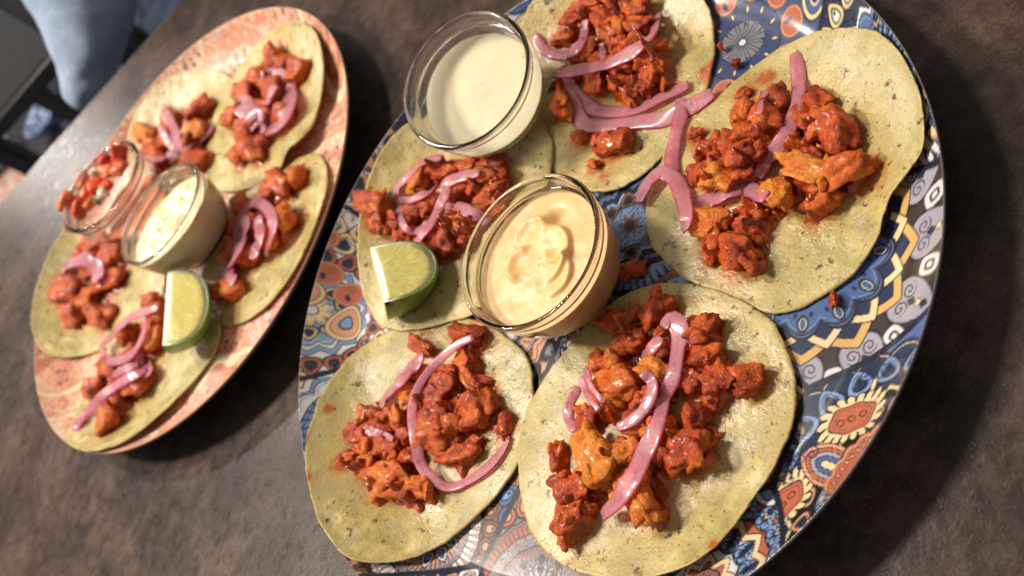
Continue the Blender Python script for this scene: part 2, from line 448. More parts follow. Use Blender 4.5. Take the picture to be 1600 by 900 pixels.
def print_blue(x, y):
    A = (4.65, -8.7); B = (-1.22, -16.1); STAR = (11.77, -.86)
    cen = [A, B, (-3.0, -8.0), STAR, (-12.05, -.44), (-14.8, -3.0), (-11.27, -6.8), (-8.0, 12.6), (-10.6, 6.6), (-3.6, 1.6), (2.9, -.9), (6.4, 3.0), (-6.8, 4.2), (0.6, 6.8), (7.2, 8.0), (13.2, 6.0), (2.4, 12.4), (-2.4, -3.6), (-7.0, -12.6), (11.6, -7.6)]
    pals = [[LAV, BLUE, CREAM, WHITE, NAVY], [BLUE, LBLUE, CORAL, CREAM, NAVY], [WHITE, GREY, CREAM, BLUE, CORAL], [NAVY, WHITE, CREAM, CORAL, BLUE], [PEACH, BROWN, LBLUE, BLUE, WHITE], [PEACH, BROWN, ORNG, NAVY, WHITE],
            [GREY, WHITE, PEACH, LAV, CORAL], [LBLUE, CORAL, CREAM, WHITE, NAVY], [BLUE, LBLUE, WHITE, CREAM, NAVY], [PEACH, BLACK, GREY, WHITE, BROWN], [BLUE, PEACH, LBLUE, BLACK, BROWN]]
    own, edge = cell_split(x, y, cen)
    p = Print(x, y, NAVY)
    rs = np.random.RandomState(11)
    for k, c in enumerate(cen):
        pal = pals[k % len(pals)] if k > 10 else pals[k]
        sel = own == k
        if k == 0:
            P_, ph = 360/28.5, (-82+360)/28.5
            f = ph % 1
            mandala(p, c[0], c[1], 8, sel, [BLUE], [], 0)
            rg = [('disc', .6, 1, 0, 0, CORAL, CREAM, 0), ('petal', 1.0, P_, .6, .3, CREAM, CORAL, 0), ('scallop', 1.7, P_, .2, 0, NAVY, WHITE, 0),
                  ('seed', 2.30, P_*2, .11, .07, NAVY, NAVY, f*2+.5), ('seed', 2.62, P_, .20, .10, BLUE, BLUE, f), ('seed', 2.62, P_, .27, .17, WHITE, BLUE, f), ('seed', 2.62, P_, .34, .22, NAVY, BLUE, f),
                  ('scallop', 2.62, P_, .42, 0, BLUE, LBLUE, f), ('scallop', 2.75, P_, .5, 0, NAVY, GREY, f),
                  ('zig', 3.12, P_, .62, .36, CREAM, NAVY, f+.5), ('zig', 3.62, P_, .55, .40, ORNG, NAVY, f),
                  ('shield', 4.70, P_, 1.05, .80, LAV, CREAM, f), ('gap', 4.85, P_, .42, .34, WHITE, WHITE, f+.5), ('disc', 5.85, 1, 0, 0, (.045, .036, .036), BLACK, 0), ('disc', 6.0, 1, 0, 0, CORAL, BLACK, 0), ('disc', 7.5, 1, 0, 0, BLUE, BLACK, 0)]
            mandala(p, c[0], c[1], 8, sel, [BLUE], rg, 0)
        elif k == 3:
            rg = [('disc', .20, 1, 0, 0, WHITE, GREY, 0), ('rays', .22, 12, .75, .14, GREY, GREY, 0), ('zig', .62, 12, .42, .09, WHITE, GREY, .5), ('seed', 1.45, 12, .19, .08, CREAM, CREAM, .5), ('seed', 1.12, 12, .1, .04, GREY, CREAM, 0), ('disc', 1.75, 1, 0, 0, (.045, .065, .15), NAVY, 0)]
            mandala(p, c[0], c[1], 6, sel, [(.06, .09, .19)], rg, .1)
            i, X, Y = p.sub(c[0], c[1], 6, 0, sel); th = np.arctan2(Y, X); rho = np.hypot(X, Y)
            for n_ in range(10):
                a = n_*2*math.pi/10+.25; button(p, c[0]+2.25*math.cos(a), c[1]+2.25*math.sin(a), a, .56)
            i, X, Y = p.sub(c[0], c[1], 7, 0, sel); th = np.arctan2(Y, X); rho = np.hypot(X, Y)
            o = rho > 2.85
            j = i[o]; t = rep(th[o], 10, math.pi/10); u = rho[o]-3.55; v = rho[o]*np.sin(t)
            for q, cq in ((1.0, BLACK), (.9, CREAM), (.72, BLACK), (.66, BLUE), (.4, CREAM), (.3, NAVY)): p.fill(j, drop(u, v, .75*q, .72*q, .2), cq)
            t = rep(th[o], 60); q = np.maximum(np.abs(rho[o]*t)-.07, 4.2-rho[o]); p.fill(j, q, CREAM)
            p.fill(j, np.abs(rho[o]-5.2)-.34, WHITE); p.stroke(j, rho[o]-4.8, .07, NAVY)
        elif k == 1:
            mandala(p, c[0], c[1], 9, sel, [(.085, .15, .34)], [('seed', 1.6, 40, .15, .06, CREAM, CREAM, 0), ('scallop', 2.0, 20, .15, 0, CORAL, CREAM, 0), ('petal', 2.7, 18, .45, .38, PEACH, NAVY, 0), ('zig', 3.2, 18, .3, .2, CREAM, BLACK, .5), ('petal', 4.1, 22, .5, .5, LBLUE, NAVY, 0), ('scallop', 4.7, 22, .25, 0, NAVY, CREAM, .5)], 0)
            paisley(p, .35, -13.55, -.55, .92); paisley(p, -3.15, -13.05, .15, .92)
            arch(p, -1.35, -13.6, 0.1, 1.0); swirls(p, -1.3, -12.35, .3); swirls(p, -2.0, -12.4, 1.3, .8); swirls(p, -4.8, -13.4, .5)
            arch(p, -4.9, -14.2, -.2, .8)
            rb = np.random.RandomState(2)
            for _ in range(26):
                bx, by = rb.uniform(-6.5, 3.2), rb.uniform(-14.9, -11.2)
                if min(np.hypot(bx-.35, by+13.55), np.hypot(bx+3.15, by+13.05), np.hypot(bx+1.35, by+13.4)) < 1.35: continue
                i, X, Y = p.sub(bx, by, .8, rb.rand()*6, sel)
                if rb.rand() < .5: p.fill(i, curl(X, Y, .30), NAVY)
                else:
                    for q, cq in ((1, NAVY), (.82, LBLUE), (.5, NAVY), (.36, CREAM)): p.fill(i, drop(X, Y, .42*q, .22*q), cq)
            for sx, sy, a in ((-.75, -12.0, .9), (-2.4, -12.2, 2.0), (1.6, -13.6, .3), (-4.2, -12.9, 1)):
                i, X, Y = p.sub(sx, sy, .5, a); p.fill(i, ell(X, Y, .26, .12), NAVY); p.fill(i, ell(X, Y, .21, .08), CREAM)
        else:
            mandala(p, c[0], c[1], 9, sel, pal, rand_rings(rs, pal, 6.5), rs.rand()*3)
    for bx, by, a in ((-4.6, 14.6, 0), (-6.1, 13.4, .5), (-6.4, 12.1, 1), (-6.0, 10.6, 2)): button(p, bx, by, a, .62)
    for bx, by, a in ((-7.6, 11.2, .4), (-7.4, 13.6, 1.2)):
        i, X, Y = p.sub(bx, by, 1.6, a)
        for q, cq in ((1.0, BROWN), (.92, CREAM), (.78, BROWN), (.72, PEACH), (.4, NAVY), (.3, LBLUE)): p.fill(i, drop(X, Y, 1.0*q, .75*q, .4), cq)
    j = np.arange(len(x)); p.fill(j, edge-.13, (.016, .019, .032))
    return p.c
def print_pink(x, y):
    SAL = (.70, .31, .20); ROSE = (.62, .22, .14); CR = (.76, .58, .38); PE = (.74, .42, .27); RU = (.48, .17, .10); PK = (.70, .46, .36)
    rs = np.random.RandomState(4); cen = []
    while len(cen) < 26:
        a = rs.uniform(-17, 17, 2)
        if np.hypot(*a) < 18 and all(np.hypot(a[0]-b[0], a[1]-b[1]) > 4.2 for b in cen): cen.append(tuple(a))
    own, edge = cell_split(x, y, cen); p = Print(x, y, SAL)
    for k, c in enumerate(cen):
        pal = [[SAL, CR, PE, RU, PK], [PE, SAL, CR, ROSE, PK], [ROSE, PE, CR, SAL, PK]][k % 3]
        mandala(p, c[0], c[1], 7, own == k, pal, rand_rings(rs, pal, 4.5), rs.rand()*3, RU)
    n1 = noise2(x, y, .16, 3); s = np.sin((x*.8+y*.55+3*n1)*1.3)
    j = np.arange(len(x)); p.fill(j, .84-s, CR, .05); p.stroke(j, .84-s, .09, RU)
    p.fill(j, edge-.09, (.62, .42, .30))
    w = noise2(x, y, .5, 9)[:, None]
    return p.c*(1+.12*w)
def plate(name, c, nA, rr, fn, mat, label):
    th = np.linspace(0, 2*math.pi, nA, endpoint=False)
    lip = [(R_RIM+.06*math.sin(a)+.0, Z_RIM+.02-.10+.10*math.cos(a)) for a in np.linspace(.3, math.pi, 6)]
    bot = [(14.7, 2.05), (13.9, 1.35), (12.7, .62), (11.6, .38), (9.6, .32), (9.5, .0), (9.0, .0), (8.9, .25), (.02, .25)]
    R = np.concatenate([rr, [q[0] for q in lip], [q[0] for q in bot]])
    Z = np.concatenate([plate_z(rr), [q[1] for q in lip], [q[1] for q in bot]])
    RR, TT = np.meshgrid(R, th, indexing='ij')
    X = RR*np.cos(TT); Y = RR*np.sin(TT); ZZ = np.repeat(Z[:, None], nA, 1)
    colr = fn(X[:len(rr)].ravel(), Y[:len(rr)].ravel())
    rest = np.tile(np.array([[.05, .06, .10]]), ((len(R)-len(rr))*nA, 1))
    rest[:6*nA] = colr[-nA:].mean(0)*.6
    V = np.c_[X.ravel()+c[0], Y.ravel()+c[1], ZZ.ravel()]
    o = mesh_obj(name, V, grid_faces(nA, len(R), True), mat, loc=(c[0], c[1], 0), attrs={'print': np.vstack([colr, rest])})
    return tag(o, label, 'plate')
rr_b = np.concatenate([[.02], np.linspace(.6, 5, 40), np.linspace(5.05, 14.98, 260)])
plate('dinner_plate', PB, 1500, rr_b, print_blue, M_PLATE, 'round blue plate printed with multicoloured mandala patchwork, nearer the camera')
plate('dinner_plate', PP, 700, np.concatenate([[.02], np.linspace(.4, 14.98, 150)]), print_pink, M_PLATE_P, 'round salmon pink plate with swirling print, at the far side of the table')

# ------------------------------------------------------------------ tortillas
def tort_support(r):
    t = np.clip((r-11.3)/3.7, 0, 1.15); return Z_IN+.20+(Z_RIM-Z_IN+.02)*t**1.7
class Tortilla:
    def __init__(s, px, plate_c, layer, seed, label, lifts=(), wet=.5):
        s.c, s.layer, s.seed, s.lifts = plate_c, layer, seed, lifts
        px = spline(px, 200, True)
        if plate_c is PP: px = px.mean(0)+(px-px.mean(0))*1.07
        z = np.full(len(px), 1.5)
        for _ in range(8):
            q = at(px, z); z = .5*z+.5*s.z(q[:, 0], q[:, 1])
        s.out = at(px, z)[:, :2]; s.mid = s.out.mean(0); s.label = label; s.wet = wet
        s.chunks = []; s.stains = []
    def z(s, x, y):
        x = np.atleast_1d(np.asarray(x, float)); y = np.atleast_1d(np.asarray(y, float))
        h = tort_support(np.hypot(x-s.c[0], y-s.c[1]))+s.layer+.10*noise2(x, y, .28, s.seed*3.1, 2)
        for lx, ly, a, sg in s.lifts: h = h+a*np.exp(-((x-lx)**2+(y-ly)**2)/sg**2)
        return h
    def build(s):
        nA, nR = 200, 52
        rg = np.r_[np.linspace(.004, .90, nR-16), np.linspace(.91, 1, 16)]
        ang = np.linspace(0, 2*math.pi, nA, endpoint=False)
        wob = 1+.010*noise2(10*np.cos(ang), 10*np.sin(ang), .5, s.seed)+.004*noise2(10*np.cos(ang), 10*np.sin(ang), 2.5, s.seed)
        O = s.mid+(s.out-s.mid)*wob[:, None]
        X = s.mid[0]+rg[:, None]*(O[:, 0]-s.mid[0]); Y = s.mid[1]+rg[:, None]*(O[:, 1]-s.mid[1])
        x, y = X.ravel(), Y.ravel(); rr = np.repeat(rg, nA)
        e = np.clip((rr-.975)/.025, 0, 1); drop_ = .045*(1-np.sqrt(np.clip(1-e*e, 0, 1)))
        zt = s.z(x, y)+.035*noise2(x, y, 1.1, s.seed+5)-drop_
        zb = s.z(x, y)-.09+drop_*.3
        V = np.r_[np.c_[x, y, zt], np.c_[x, y, zb]]
        Ft = grid_faces(nA, nR, True); Fb = Ft[:, ::-1]+nA*nR
        a = (nR-1)*nA+np.arange(nA); b = (nR-1)*nA+(np.arange(nA)+1) % nA
        Fs = np.stack([b, a, a+nA*nR, b+nA*nR], -1)
        Fs = Fs[:, ::-1]
        sauce = np.zeros(len(x)); oil = np.zeros(len(x))
        for ch in s.chunks:
            d = np.hypot(x-ch['p'][0], y-ch['p'][1]); sauce = np.maximum(sauce, np.exp(-(d/(ch['l']*.5+.40))**2)*.95); oil = np.maximum(oil, np.exp(-(d/(ch['l']*.5+1.1))**2))
        for sx, sy, sr in s.stains: sauce = np.maximum(sauce, .95*np.exp(-((x-sx)**2+(y-sy)**2)/sr**2))
        wet = np.clip(s.wet+.9*np.exp(-((x-s.mid[0])**2+(y-s.mid[1])**2)/9), 0, 1.3)
        two = lambda v: np.r_[v, v]
        o = mesh_obj('tortilla', V, np.vstack([Ft, Fb, Fs]), M_TORT, loc=(*s.mid, float(s.z(*s.mid)[0])),
                     attrs={'oil': two(oil), 'sauce': two(sauce), 'wet': two(wet), 'edge': two(sstep(.93, .985, rr))})
        return tag(o, s.label, 'tortilla', 'corn tortillas laid on the two plates')
T = {}
T['T'] = Tortilla([(820, 20), (850, -12), (930, -42), (1030, -45), (1090, -12), (1112, 30), (1115, 90), (1100, 150), (1080, 200), (1040, 240), (1000, 275), (950, 298), (900, 290), (858, 260), (830, 200), (813, 120), (812, 60)], PB, 0, 1, 'corn tortilla beside the white sauce bowl, topmost on the blue plate', wet=.5)
T['R'] = Tortilla([(1065, 200), (1110, 160), (1160, 115), (1220, 72), (1280, 48), (1340, 42), (1390, 65), (1425, 115), (1443, 175), (1440, 230), (1417, 270), (1392, 302), (1380, 335), (1370, 370), (1340, 420), (1290, 460), (1215, 490), (1150, 470), (1090, 445), (1040, 412), (1013, 370), (1010, 320), (1028, 262), (1045, 225)], PB, .02, 2, 'large corn tortilla with creased edge at the right of the blue plate', wet=.6)
T['BL'] = Tortilla([(740, 498), (790, 525), (824, 560), (833, 610), (828, 670), (800, 740), (752, 800), (700, 845), (640, 873), (580, 880), (530, 862), (496, 812), (479, 750), (476, 695), (488, 650), (505, 612), (530, 575), (565, 542), (610, 515), (670, 498)], PB, .02, 3, 'oily corn tortilla hanging over the blue plate rim below the lime wedge', wet=1.0)
T['BR'] = Tortilla([(1040, 441), (1100, 447), (1160, 468), (1205, 503), (1232, 548), (1243, 600), (1238, 660), (1215, 715), (1175, 780), (1130, 840), (1080, 880), (1020, 900), (950, 903), (890, 890), (850, 860), (822, 815), (810, 750), (810, 690), (822, 640), (850, 590), (885, 545), (930, 490), (985, 455)], PB, .10, 4, 'pale round corn tortilla with charred flecks, lowest on the blue plate', wet=.45)
T['L'] = Tortilla([(700, 165), (640, 190), (602, 225), (577, 270), (563, 320), (557, 380), (560, 430), (575, 480), (600, 512), (650, 515), (700, 502), (760, 480), (820, 420), (850, 350), (858, 290), (862, 230), (848, 190), (820, 170), (760, 160)], PB, .24, 5, 'corn tortilla under the lime wedge and white sauce bowl on the blue plate', wet=.2)
lf = at((452, 215), 2)[0]; lf2 = at((490, 120), 2)[0]
T['PTR'] = Tortilla([(430, 50), (460, 40), (485, 55), (498, 90), (497, 140), (486, 185), (470, 210), (447, 230), (432, 260), (390, 285), (345, 290), (320, 270), (330, 220), (345, 160), (375, 110), (400, 75)], PP, .1, 6, 'corn tortilla with curled-up edge at the top of the pink plate', lifts=((lf[0], lf[1], .9, 1.6), (lf2[0], lf2[1], .6, 2.2)), wet=.3)
T['PTL'] = Tortilla([(285, 118), (330, 115), (360, 130), (365, 170), (350, 220), (330, 280), (290, 300), (240, 290), (210, 250), (205, 210), (220, 170), (250, 135)], PP, .0, 7, 'corn tortilla behind the two bowls on the pink plate', wet=.4)
T['PR'] = Tortilla([(495, 250), (503, 290), (490, 340), (465, 400), (430, 455), (390, 490), (350, 500), (325, 480), (320, 430), (340, 370), (370, 320), (420, 280), (460, 255)], PP, .05, 8, 'corn tortilla at the near edge of the pink plate, right of the cream bowl', wet=.3)
T['PL'] = Tortilla([(95, 375), (130, 365), (180, 370), (230, 400), (250, 440), (230, 490), (180, 530), (120, 550), (75, 545), (55, 510), (58, 460), (75, 410)], PP, .05, 9, 'oily corn tortilla below the salsa bowl, leftmost on the pink plate', wet=.9)
T['PB'] = Tortilla([(240, 470), (290, 468), (330, 500), (330, 545), (300, 590), (250, 640), (200, 680), (150, 697), (118, 690), (112, 670), (135, 620), (160, 570), (190, 510)], PP, .15, 10, 'corn tortilla under the lime wedge, lowest on the pink plate', wet=.2)

# ------------------------------------------------------------------ chicken chunks
def ico(sub):
    bm = bmesh.new(); bmesh.ops.create_icosphere(bm, subdivisions=sub, radius=1)
    V = np.array([v.co[:] for v in bm.verts]); F = np.array([[v.index for v in f.verts] for f in bm.faces]); bm.free(); return V, F
ICO = {k: ico(k) for k in (3, 4, 5)}
def rot_xyz(a, b, c):
    return np.array(Matrix.Rotation(c, 3, 'Z') @ Matrix.Rotation(b, 3, 'Y') @ Matrix.Rotation(a, 3, 'X'))
def chunk_shape(rs, sub, k=8.0):
    D, F = ICO[sub]
    N = rs.normal(size=(10, 3)); N /= np.linalg.norm(N, axis=1)[:, None]
    N = np.vstack([N, np.eye(3), -np.eye(3)]); d = np.r_[rs.uniform(.70, 1.0, 10), rs.uniform(.86, 1.0, 6)]
    q = d/np.maximum(D @ N.T, .05); r = -np.log(np.exp(-k*(q-.5)).sum(1))/k+.5
    P = D*r[:, None]; o = rs.rand()*200
    P = P+.28*np.c_[noise(P, 1.0, o+80), noise(P, 1.0, o+110), noise(P, 1.0, o+140)]; P = P*(1+.36*noise(P, 1.25, o)+.15*noise(P, 2.7, o+60))[:, None]
    cre = 1-np.abs(noise(P*np.array([1.0, 2.0, 2.0]), 1.5, o+31)); P = P*(1-.11*np.clip(cre-.82, 0, 1)/.18)[:, None]
    P = P*(1+.06*fbm(P*np.array([1, 2.4, 2.4]), 2.6, o+9, 2)+.03*noise(P, 8, o+3))[:, None]
    return P/np.abs(P).max(0), F
PILE = {}
rs_ch = np.random.RandomState(21)
def chunks(key, data, org, sc, where, group, sub=4, big_labels=None):
    """data in enlarged-picture coordinates (org, sc): x, y, length, width, angle, level, flesh tone, bend"""
    t = T[key]; out = []
    for n_, d in enumerate(data):
        d = tuple(d)+(0,)*(8-len(d)) if len(d) >= 7 else tuple(d)+(0, 0, .25, 0)[len(d)-4:]
        cx, cy, L, Wd, ang, lvl, fl_, bend = d[:8]
        P = np.array([org[0]+cx/sc, org[1]+cy/sc]); L, Wd = L/sc, Wd/sc
        z = 2.0
        for _ in range(6):
            c = at(P, z)[0]; s_ = px_scale(c); w_ = Wd/s_; h = float(np.clip(.80*w_, .45, 1.35))
            z = .4*z+.6*(t.z(c[0], c[1])[0]+lvl*.72+h*.40)
        c = at(P, z)[0]; s_ = px_scale(c)
        a = math.radians(ang); e = np.array([math.cos(a), math.sin(a)]); f = np.array([-e[1], e[0]])
        vl = (at(P+e*L/2, z)-at(P-e*L/2, z))[0]; vw = (at(P+f*Wd/2, z)-at(P-f*Wd/2, z))[0]
        yaw = math.atan2(vl[1], vl[0]); l = .45*np.hypot(*vl[:2])+.55*L/s_
        ax = vl[:2]/np.hypot(*vl[:2]); w = .4*abs(vw[0]*-ax[1]+vw[1]*ax[0])+.6*Wd/s_
        h = float(np.clip(.5*(w+.75*l)*.76, .45, 1.25))
        out.append(dict(p=c, l=l, w=w, h=h, yaw=yaw, fl=fl_, bend=bend/sc/s_, px=P, n=n_))
        t.chunks.append(dict(p=c, l=.5*(l+w)))
    if key[0] != 'P':
        for o in list(out):
            if o['l']*o['w'] < 1.1: continue
            for _ in range(2 if o['l']*o['w'] > 2.2 else 1):
                a = rs_ch.uniform(0, 6.28); k_ = rs_ch.uniform(.42, .62); dx = math.cos(a)*o['l']*.42; dy = math.sin(a)*o['w']*.42
                ca, sa = math.cos(o['yaw']), math.sin(o['yaw']); p = o['p']+np.array([dx*ca-dy*sa, dx*sa+dy*ca, rs_ch.uniform(-.05, .30)*o['h']])
                v_ = p-EYE; q = np.array([800+F_PX*(v_ @ VR)/(v_ @ VD), 450-F_PX*(v_ @ VU)/(v_ @ VD)])
                out.append(dict(p=p, l=max(.5, o['l']*k_), w=max(.42, o['w']*k_*.9), h=max(.4, o['h']*k_), yaw=rs_ch.uniform(0, 3), fl=o['fl']+rs_ch.uniform(-.2, .2), bend=0, px=q, n=len(out), small=True))
    main = [o for o in out if not o.get('small')]; px = np.array([o['px'] for o in main]); area = np.array([o['l']*o['w'] for o in main])
    lab = {}
    for k_, v_ in (big_labels or {}).items(): lab[k_] = v_
    lab.setdefault(int(np.argmax(area)), 'largest chicken chunk in pile on ' + where)
    for side, order in (('left', np.argsort(px[:, 0])), ('right', np.argsort(-px[:, 0])), ('top', np.argsort(px[:, 1])), ('bottom', np.argsort(-px[:, 1]))):
        for w_, idx in zip(('first', 'second', 'third', 'fourth', 'fifth', 'sixth'), order):
            lab.setdefault(int(idx), '%s big chicken chunk from %s of pile on %s' % (w_, side, where))
    for o in out:
        P, F = chunk_shape(rs_ch, 3 if o.get('small') else sub)
        V = P*np.array([o['l'], o['w'], o['h']])*.60
        if o['bend']: V[:, 1] += o['bend']*((V[:, 0]/(o['l']*.5))**2-.4)
        V = V @ rot_xyz(rs_ch.uniform(-.2, .2), rs_ch.uniform(-.15, .15), o['yaw']).T
        # settle on the tortilla
        gx, gy = V[:, 0]+o['p'][0], V[:, 1]+o['p'][1]
        ob = mesh_obj('chicken_chunk', V+o['p'], F, M_CHICK, loc=o['p'])
        ob.color = (o['fl'], 0, 0, 1)
        if o['n'] in lab:
            lb = lab[o['n']]
        elif o.get('small'): lb = 'small chicken scrap stuck in the pile on %s' % where
        else: lb = 'red-orange chicken chunk inside the pile on %s' % where
        tag(ob, lb, 'chicken', group)
    PILE[key] = out
    sauce_pool(key, where)
def pile_top(key, x, y, infl=1.0):
    t = T[key]; top = t.z(x, y)+.02
    for o in PILE.get(key, []):
        ca, sa = math.cos(o['yaw']), math.sin(o['yaw']); dx, dy = x-o['p'][0], y-o['p'][1]
        u = (dx*ca+dy*sa)/(o['l']*.54*infl); v = (-dx*sa+dy*ca)/(o['w']*.54*infl); q = u*u+v*v
        top = np.where(q < 1, np.maximum(top, o['p'][2]+o['h']*.53*np.sqrt(np.clip(1-q, 0, 1))), top)
    return top
def sauce_pool(key, where):
    t = T[key]; ch = PILE[key]; P = np.array([o['p'] for o in ch])
    x0, y0 = P[:, :2].min(0)-1.4; x1, y1 = P[:, :2].max(0)+1.4
    n = 125 if key[0] != 'P' else 60
    X, Y = np.meshgrid(np.linspace(x0, x1, n), np.linspace(y0, y1, n)); x, y = X.ravel(), Y.ravel()
    f = np.zeros(len(x))
    for o in ch:
        d2 = (x-o['p'][0])**2+(y-o['p'][1])**2; f += np.exp(-d2/(.5*(o['l']+o['w'])*.46)**2)
    nz = noise2(x, y, 1.3, 3.3+t.seed, 3); nf = noise2(x, y, 3.5, 8.3+t.seed, 2)
    f = f-.55+.55*nz
    h = .62*np.sqrt(np.clip(f, 0, 3.0))*(1+.75*nf+.6*nz)*np.clip(f, 0, 1)**.4
    z = t.z(x, y)+np.where(f > 0, h+.015, -.08)
    F = grid_faces(n, n); keep = (f[F] > -.02).any(1); F = F[keep]
    used = np.unique(F); mp = np.full(len(x), -1); mp[used] = np.arange(len(used))
    if not len(used): return
    V = np.c_[x, y, z][used]
    lab_ = np.arange(len(used)); G = mp[F]
    while True:
        m0 = lab_[G].min(1); l2 = lab_.copy(); np.minimum.at(l2, G.ravel(), np.repeat(m0, 4))
        if (l2 == lab_).all(): break
        lab_ = l2
    big = np.bincount(lab_).argmax(); G = G[lab_[G[:, 0]] == big]; uu = np.unique(G); m2 = np.full(len(used), -1); m2[uu] = np.arange(len(uu)); V = V[uu]
    o = mesh_obj('chilli_sauce', V, m2[G], M_SAUCE, loc=(*P[:, :2].mean(0), float(P[:, 2].min())))
    tag(o, 'glossy red chilli sauce pooled under the chicken on %s' % where, 'sauce', 'sauce under the chicken')

# ------------------------------------------------------------------ pickled onion strands
rs_on = np.random.RandomState(8)
def strand(key, pts, width, org, sc, label, lift=.0, roll=0.0, tone=0.0, thick=.095, group=None, taper=(.75, .75)):
    P = np.array([[org[0]+a/sc, org[1]+b/sc] for a, b in pts]); n = 70
    P = spline(P, n) if len(P) > 2 else np.linspace(P[0], P[1], n)
    seg = np.r_[0, np.cumsum(np.hypot(*np.diff(P, axis=0).T))]; P = np.c_[np.interp(np.linspace(0, seg[-1], n), seg, P[:, 0]), np.interp(np.linspace(0, seg[-1], n), seg, P[:, 1])]
    keys = key if isinstance(key, (list, tuple)) else [key]
    z = np.full(n, 2.2); ker = np.exp(-np.linspace(-1.6, 1.6, 13)**2); ker /= ker.sum()
    for _ in range(10):
        q = at(P, z); tp = np.max([pile_top(k, q[:, 0], q[:, 1], 1.02) for k in keys], axis=0)
        pd = np.pad(tp, 9, mode='edge'); mx = np.max([pd[9+s:9+s+n] for s in (-3, -2, -1, 0, 1, 2, 3)], axis=0)
        sm = np.convolve(np.pad(mx, 6, mode='edge'), ker, 'valid')
        z = .5*z+.5*(np.maximum(sm, tp-.1)+thick*.5+lift)
    C = at(P, z)
    C[:, 2] = np.convolve(np.pad(C[:, 2], 6, mode='edge'), ker, 'valid')
    tg = np.gradient(C, axis=0); tg /= np.linalg.norm(tg, axis=1)[:, None]
    Pt = np.gradient(P, axis=0); Pt /= np.linalg.norm(Pt, axis=1)[:, None]; Pn = np.c_[-Pt[:, 1], Pt[:, 0]]
    width = width*.94; hw = width/sc/2
    A_ = at(P+Pn*hw, C[:, 2])-at(P-Pn*hw, C[:, 2])
    sd = np.cross(tg, [0, 0, 1]); sd /= np.linalg.norm(sd, axis=1)[:, None]
    s_ = F_PX/((C-EYE) @ VD)
    wd = .45*np.abs((A_*sd).sum(1))+.55*width/sc/s_
    ker2 = np.ones(15)/15; wd = np.convolve(np.pad(wd, 7, mode='edge'), ker2, 'valid')
    t01 = np.linspace(0, 1, n)
    wd *= (taper[0]+(1-taper[0])*sstep(0, .12, t01))*(taper[1]+(1-taper[1])*sstep(0, .12, 1-t01))
    wd *= 1+.10*np.interp(t01, np.linspace(0, 1, 9), rs_on.normal(size=9))
    up = np.cross(sd, tg); rl = roll*.7+.15*np.interp(t01, np.linspace(0, 1, 6), rs_on.normal(size=6))
    s2 = sd*np.cos(rl)[:, None]+up*np.sin(rl)[:, None]; u2 = -sd*np.sin(rl)[:, None]+up*np.cos(rl)[:, None]
    m_ = 30; ph = np.linspace(0, 2*math.pi, m_, endpoint=False)
    cu = np.sign(np.cos(ph))*np.abs(np.cos(ph))**.42; cv = np.sign(np.sin(ph))*np.abs(np.sin(ph))**.42
    arch_ = .10
    V = []; tint = []
    for i in range(n):
        e = min(i, n-1-i); sc_ = 1.0 if e > 1 else (.93 if e == 1 else .80)
        w2 = wd[i]/2*sc_; th2 = thick/2*sc_
        ring = C[i]+np.outer(cu*w2, s2[i])+np.outer(cv*th2-arch_*w2*(cu**2-.3)*.6, u2[i]); V.append(ring)
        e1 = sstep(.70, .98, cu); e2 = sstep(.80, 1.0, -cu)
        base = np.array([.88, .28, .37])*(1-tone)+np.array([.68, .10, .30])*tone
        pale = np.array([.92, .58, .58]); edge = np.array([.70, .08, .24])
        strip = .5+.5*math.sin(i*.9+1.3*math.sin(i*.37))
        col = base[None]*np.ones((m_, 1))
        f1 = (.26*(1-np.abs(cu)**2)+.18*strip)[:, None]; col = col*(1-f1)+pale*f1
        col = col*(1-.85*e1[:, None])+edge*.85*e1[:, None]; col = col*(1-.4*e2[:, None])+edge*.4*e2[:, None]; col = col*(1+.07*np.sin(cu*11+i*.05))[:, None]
        tint.append(col)
    V = np.vstack(V); tint = np.vstack(tint); F = [tuple(f) for f in grid_faces(m_, n, True)]
    F = [f[::-1] for f in F]
    F.append(tuple(range(m_))); F.append(tuple(range((n-1)*m_, n*m_))[::-1])
    mid = C[n//2]
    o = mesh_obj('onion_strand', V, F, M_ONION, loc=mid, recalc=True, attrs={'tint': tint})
    return tag(o, label, 'onion', group or 'pickled red onion strands')

# ---- blue plate piles (pixel tracings of the chunks)
zBR = ((840, 440), 2.2486)
chunks('BR', [(295, 145, 160, 80, -15), (415, 100, 150, 95, -70, .4, .1), (320, 215, 110, 85, 0, .2), (565, 165, 120, 115, 10, .2, .1), (580, 260, 140, 115, 20, .15), (235, 290, 125, 95, -20, .1),
  (285, 355, 200, 135, 15, .45, .45), (430, 310, 90, 130, -60, .5, .9), (530, 350, 100, 90, 0, .3), (650, 340, 115, 135, -50, .05, .2), (740, 345, 115, 100, 0, .1, .2), (615, 425, 65, 75, 0), (545, 475, 100, 95, 0, .3),
  (505, 585, 195, 135, -45, .3, .25), (440, 530, 110, 120, 0, .2, .5), (180, 490, 105, 95, 0), (75, 620, 115, 62, -80, 0, .4), (190, 620, 195, 145, 50, .6, .95), (140, 730, 155, 125, 30, .15, .2), (110, 830, 165, 120, -25, 0, .3),
  (310, 590, 125, 135, 70, .3, .6), (355, 735, 215, 135, 65, .25, .85), (250, 430, 120, 90, 30, .2, .4), (380, 430, 120, 110, 0, .3, .2), (430, 230, 110, 90, 40, .3, .1), (350, 500, 110, 100, 0, .25, .2), (250, 700, 90, 80, 0, .1, .3)],
  *zBR, 'the lowest blue-plate tortilla', 'chicken chunks on the lowest blue plate tortilla',
  big_labels={17: 'big orange chicken chunk with bare flesh on the lowest tortilla of the blue plate', 21: 'orange chicken chunk under the end of the long onion strip on the lowest tortilla'})
zBL = ((470, 500), 3.0)
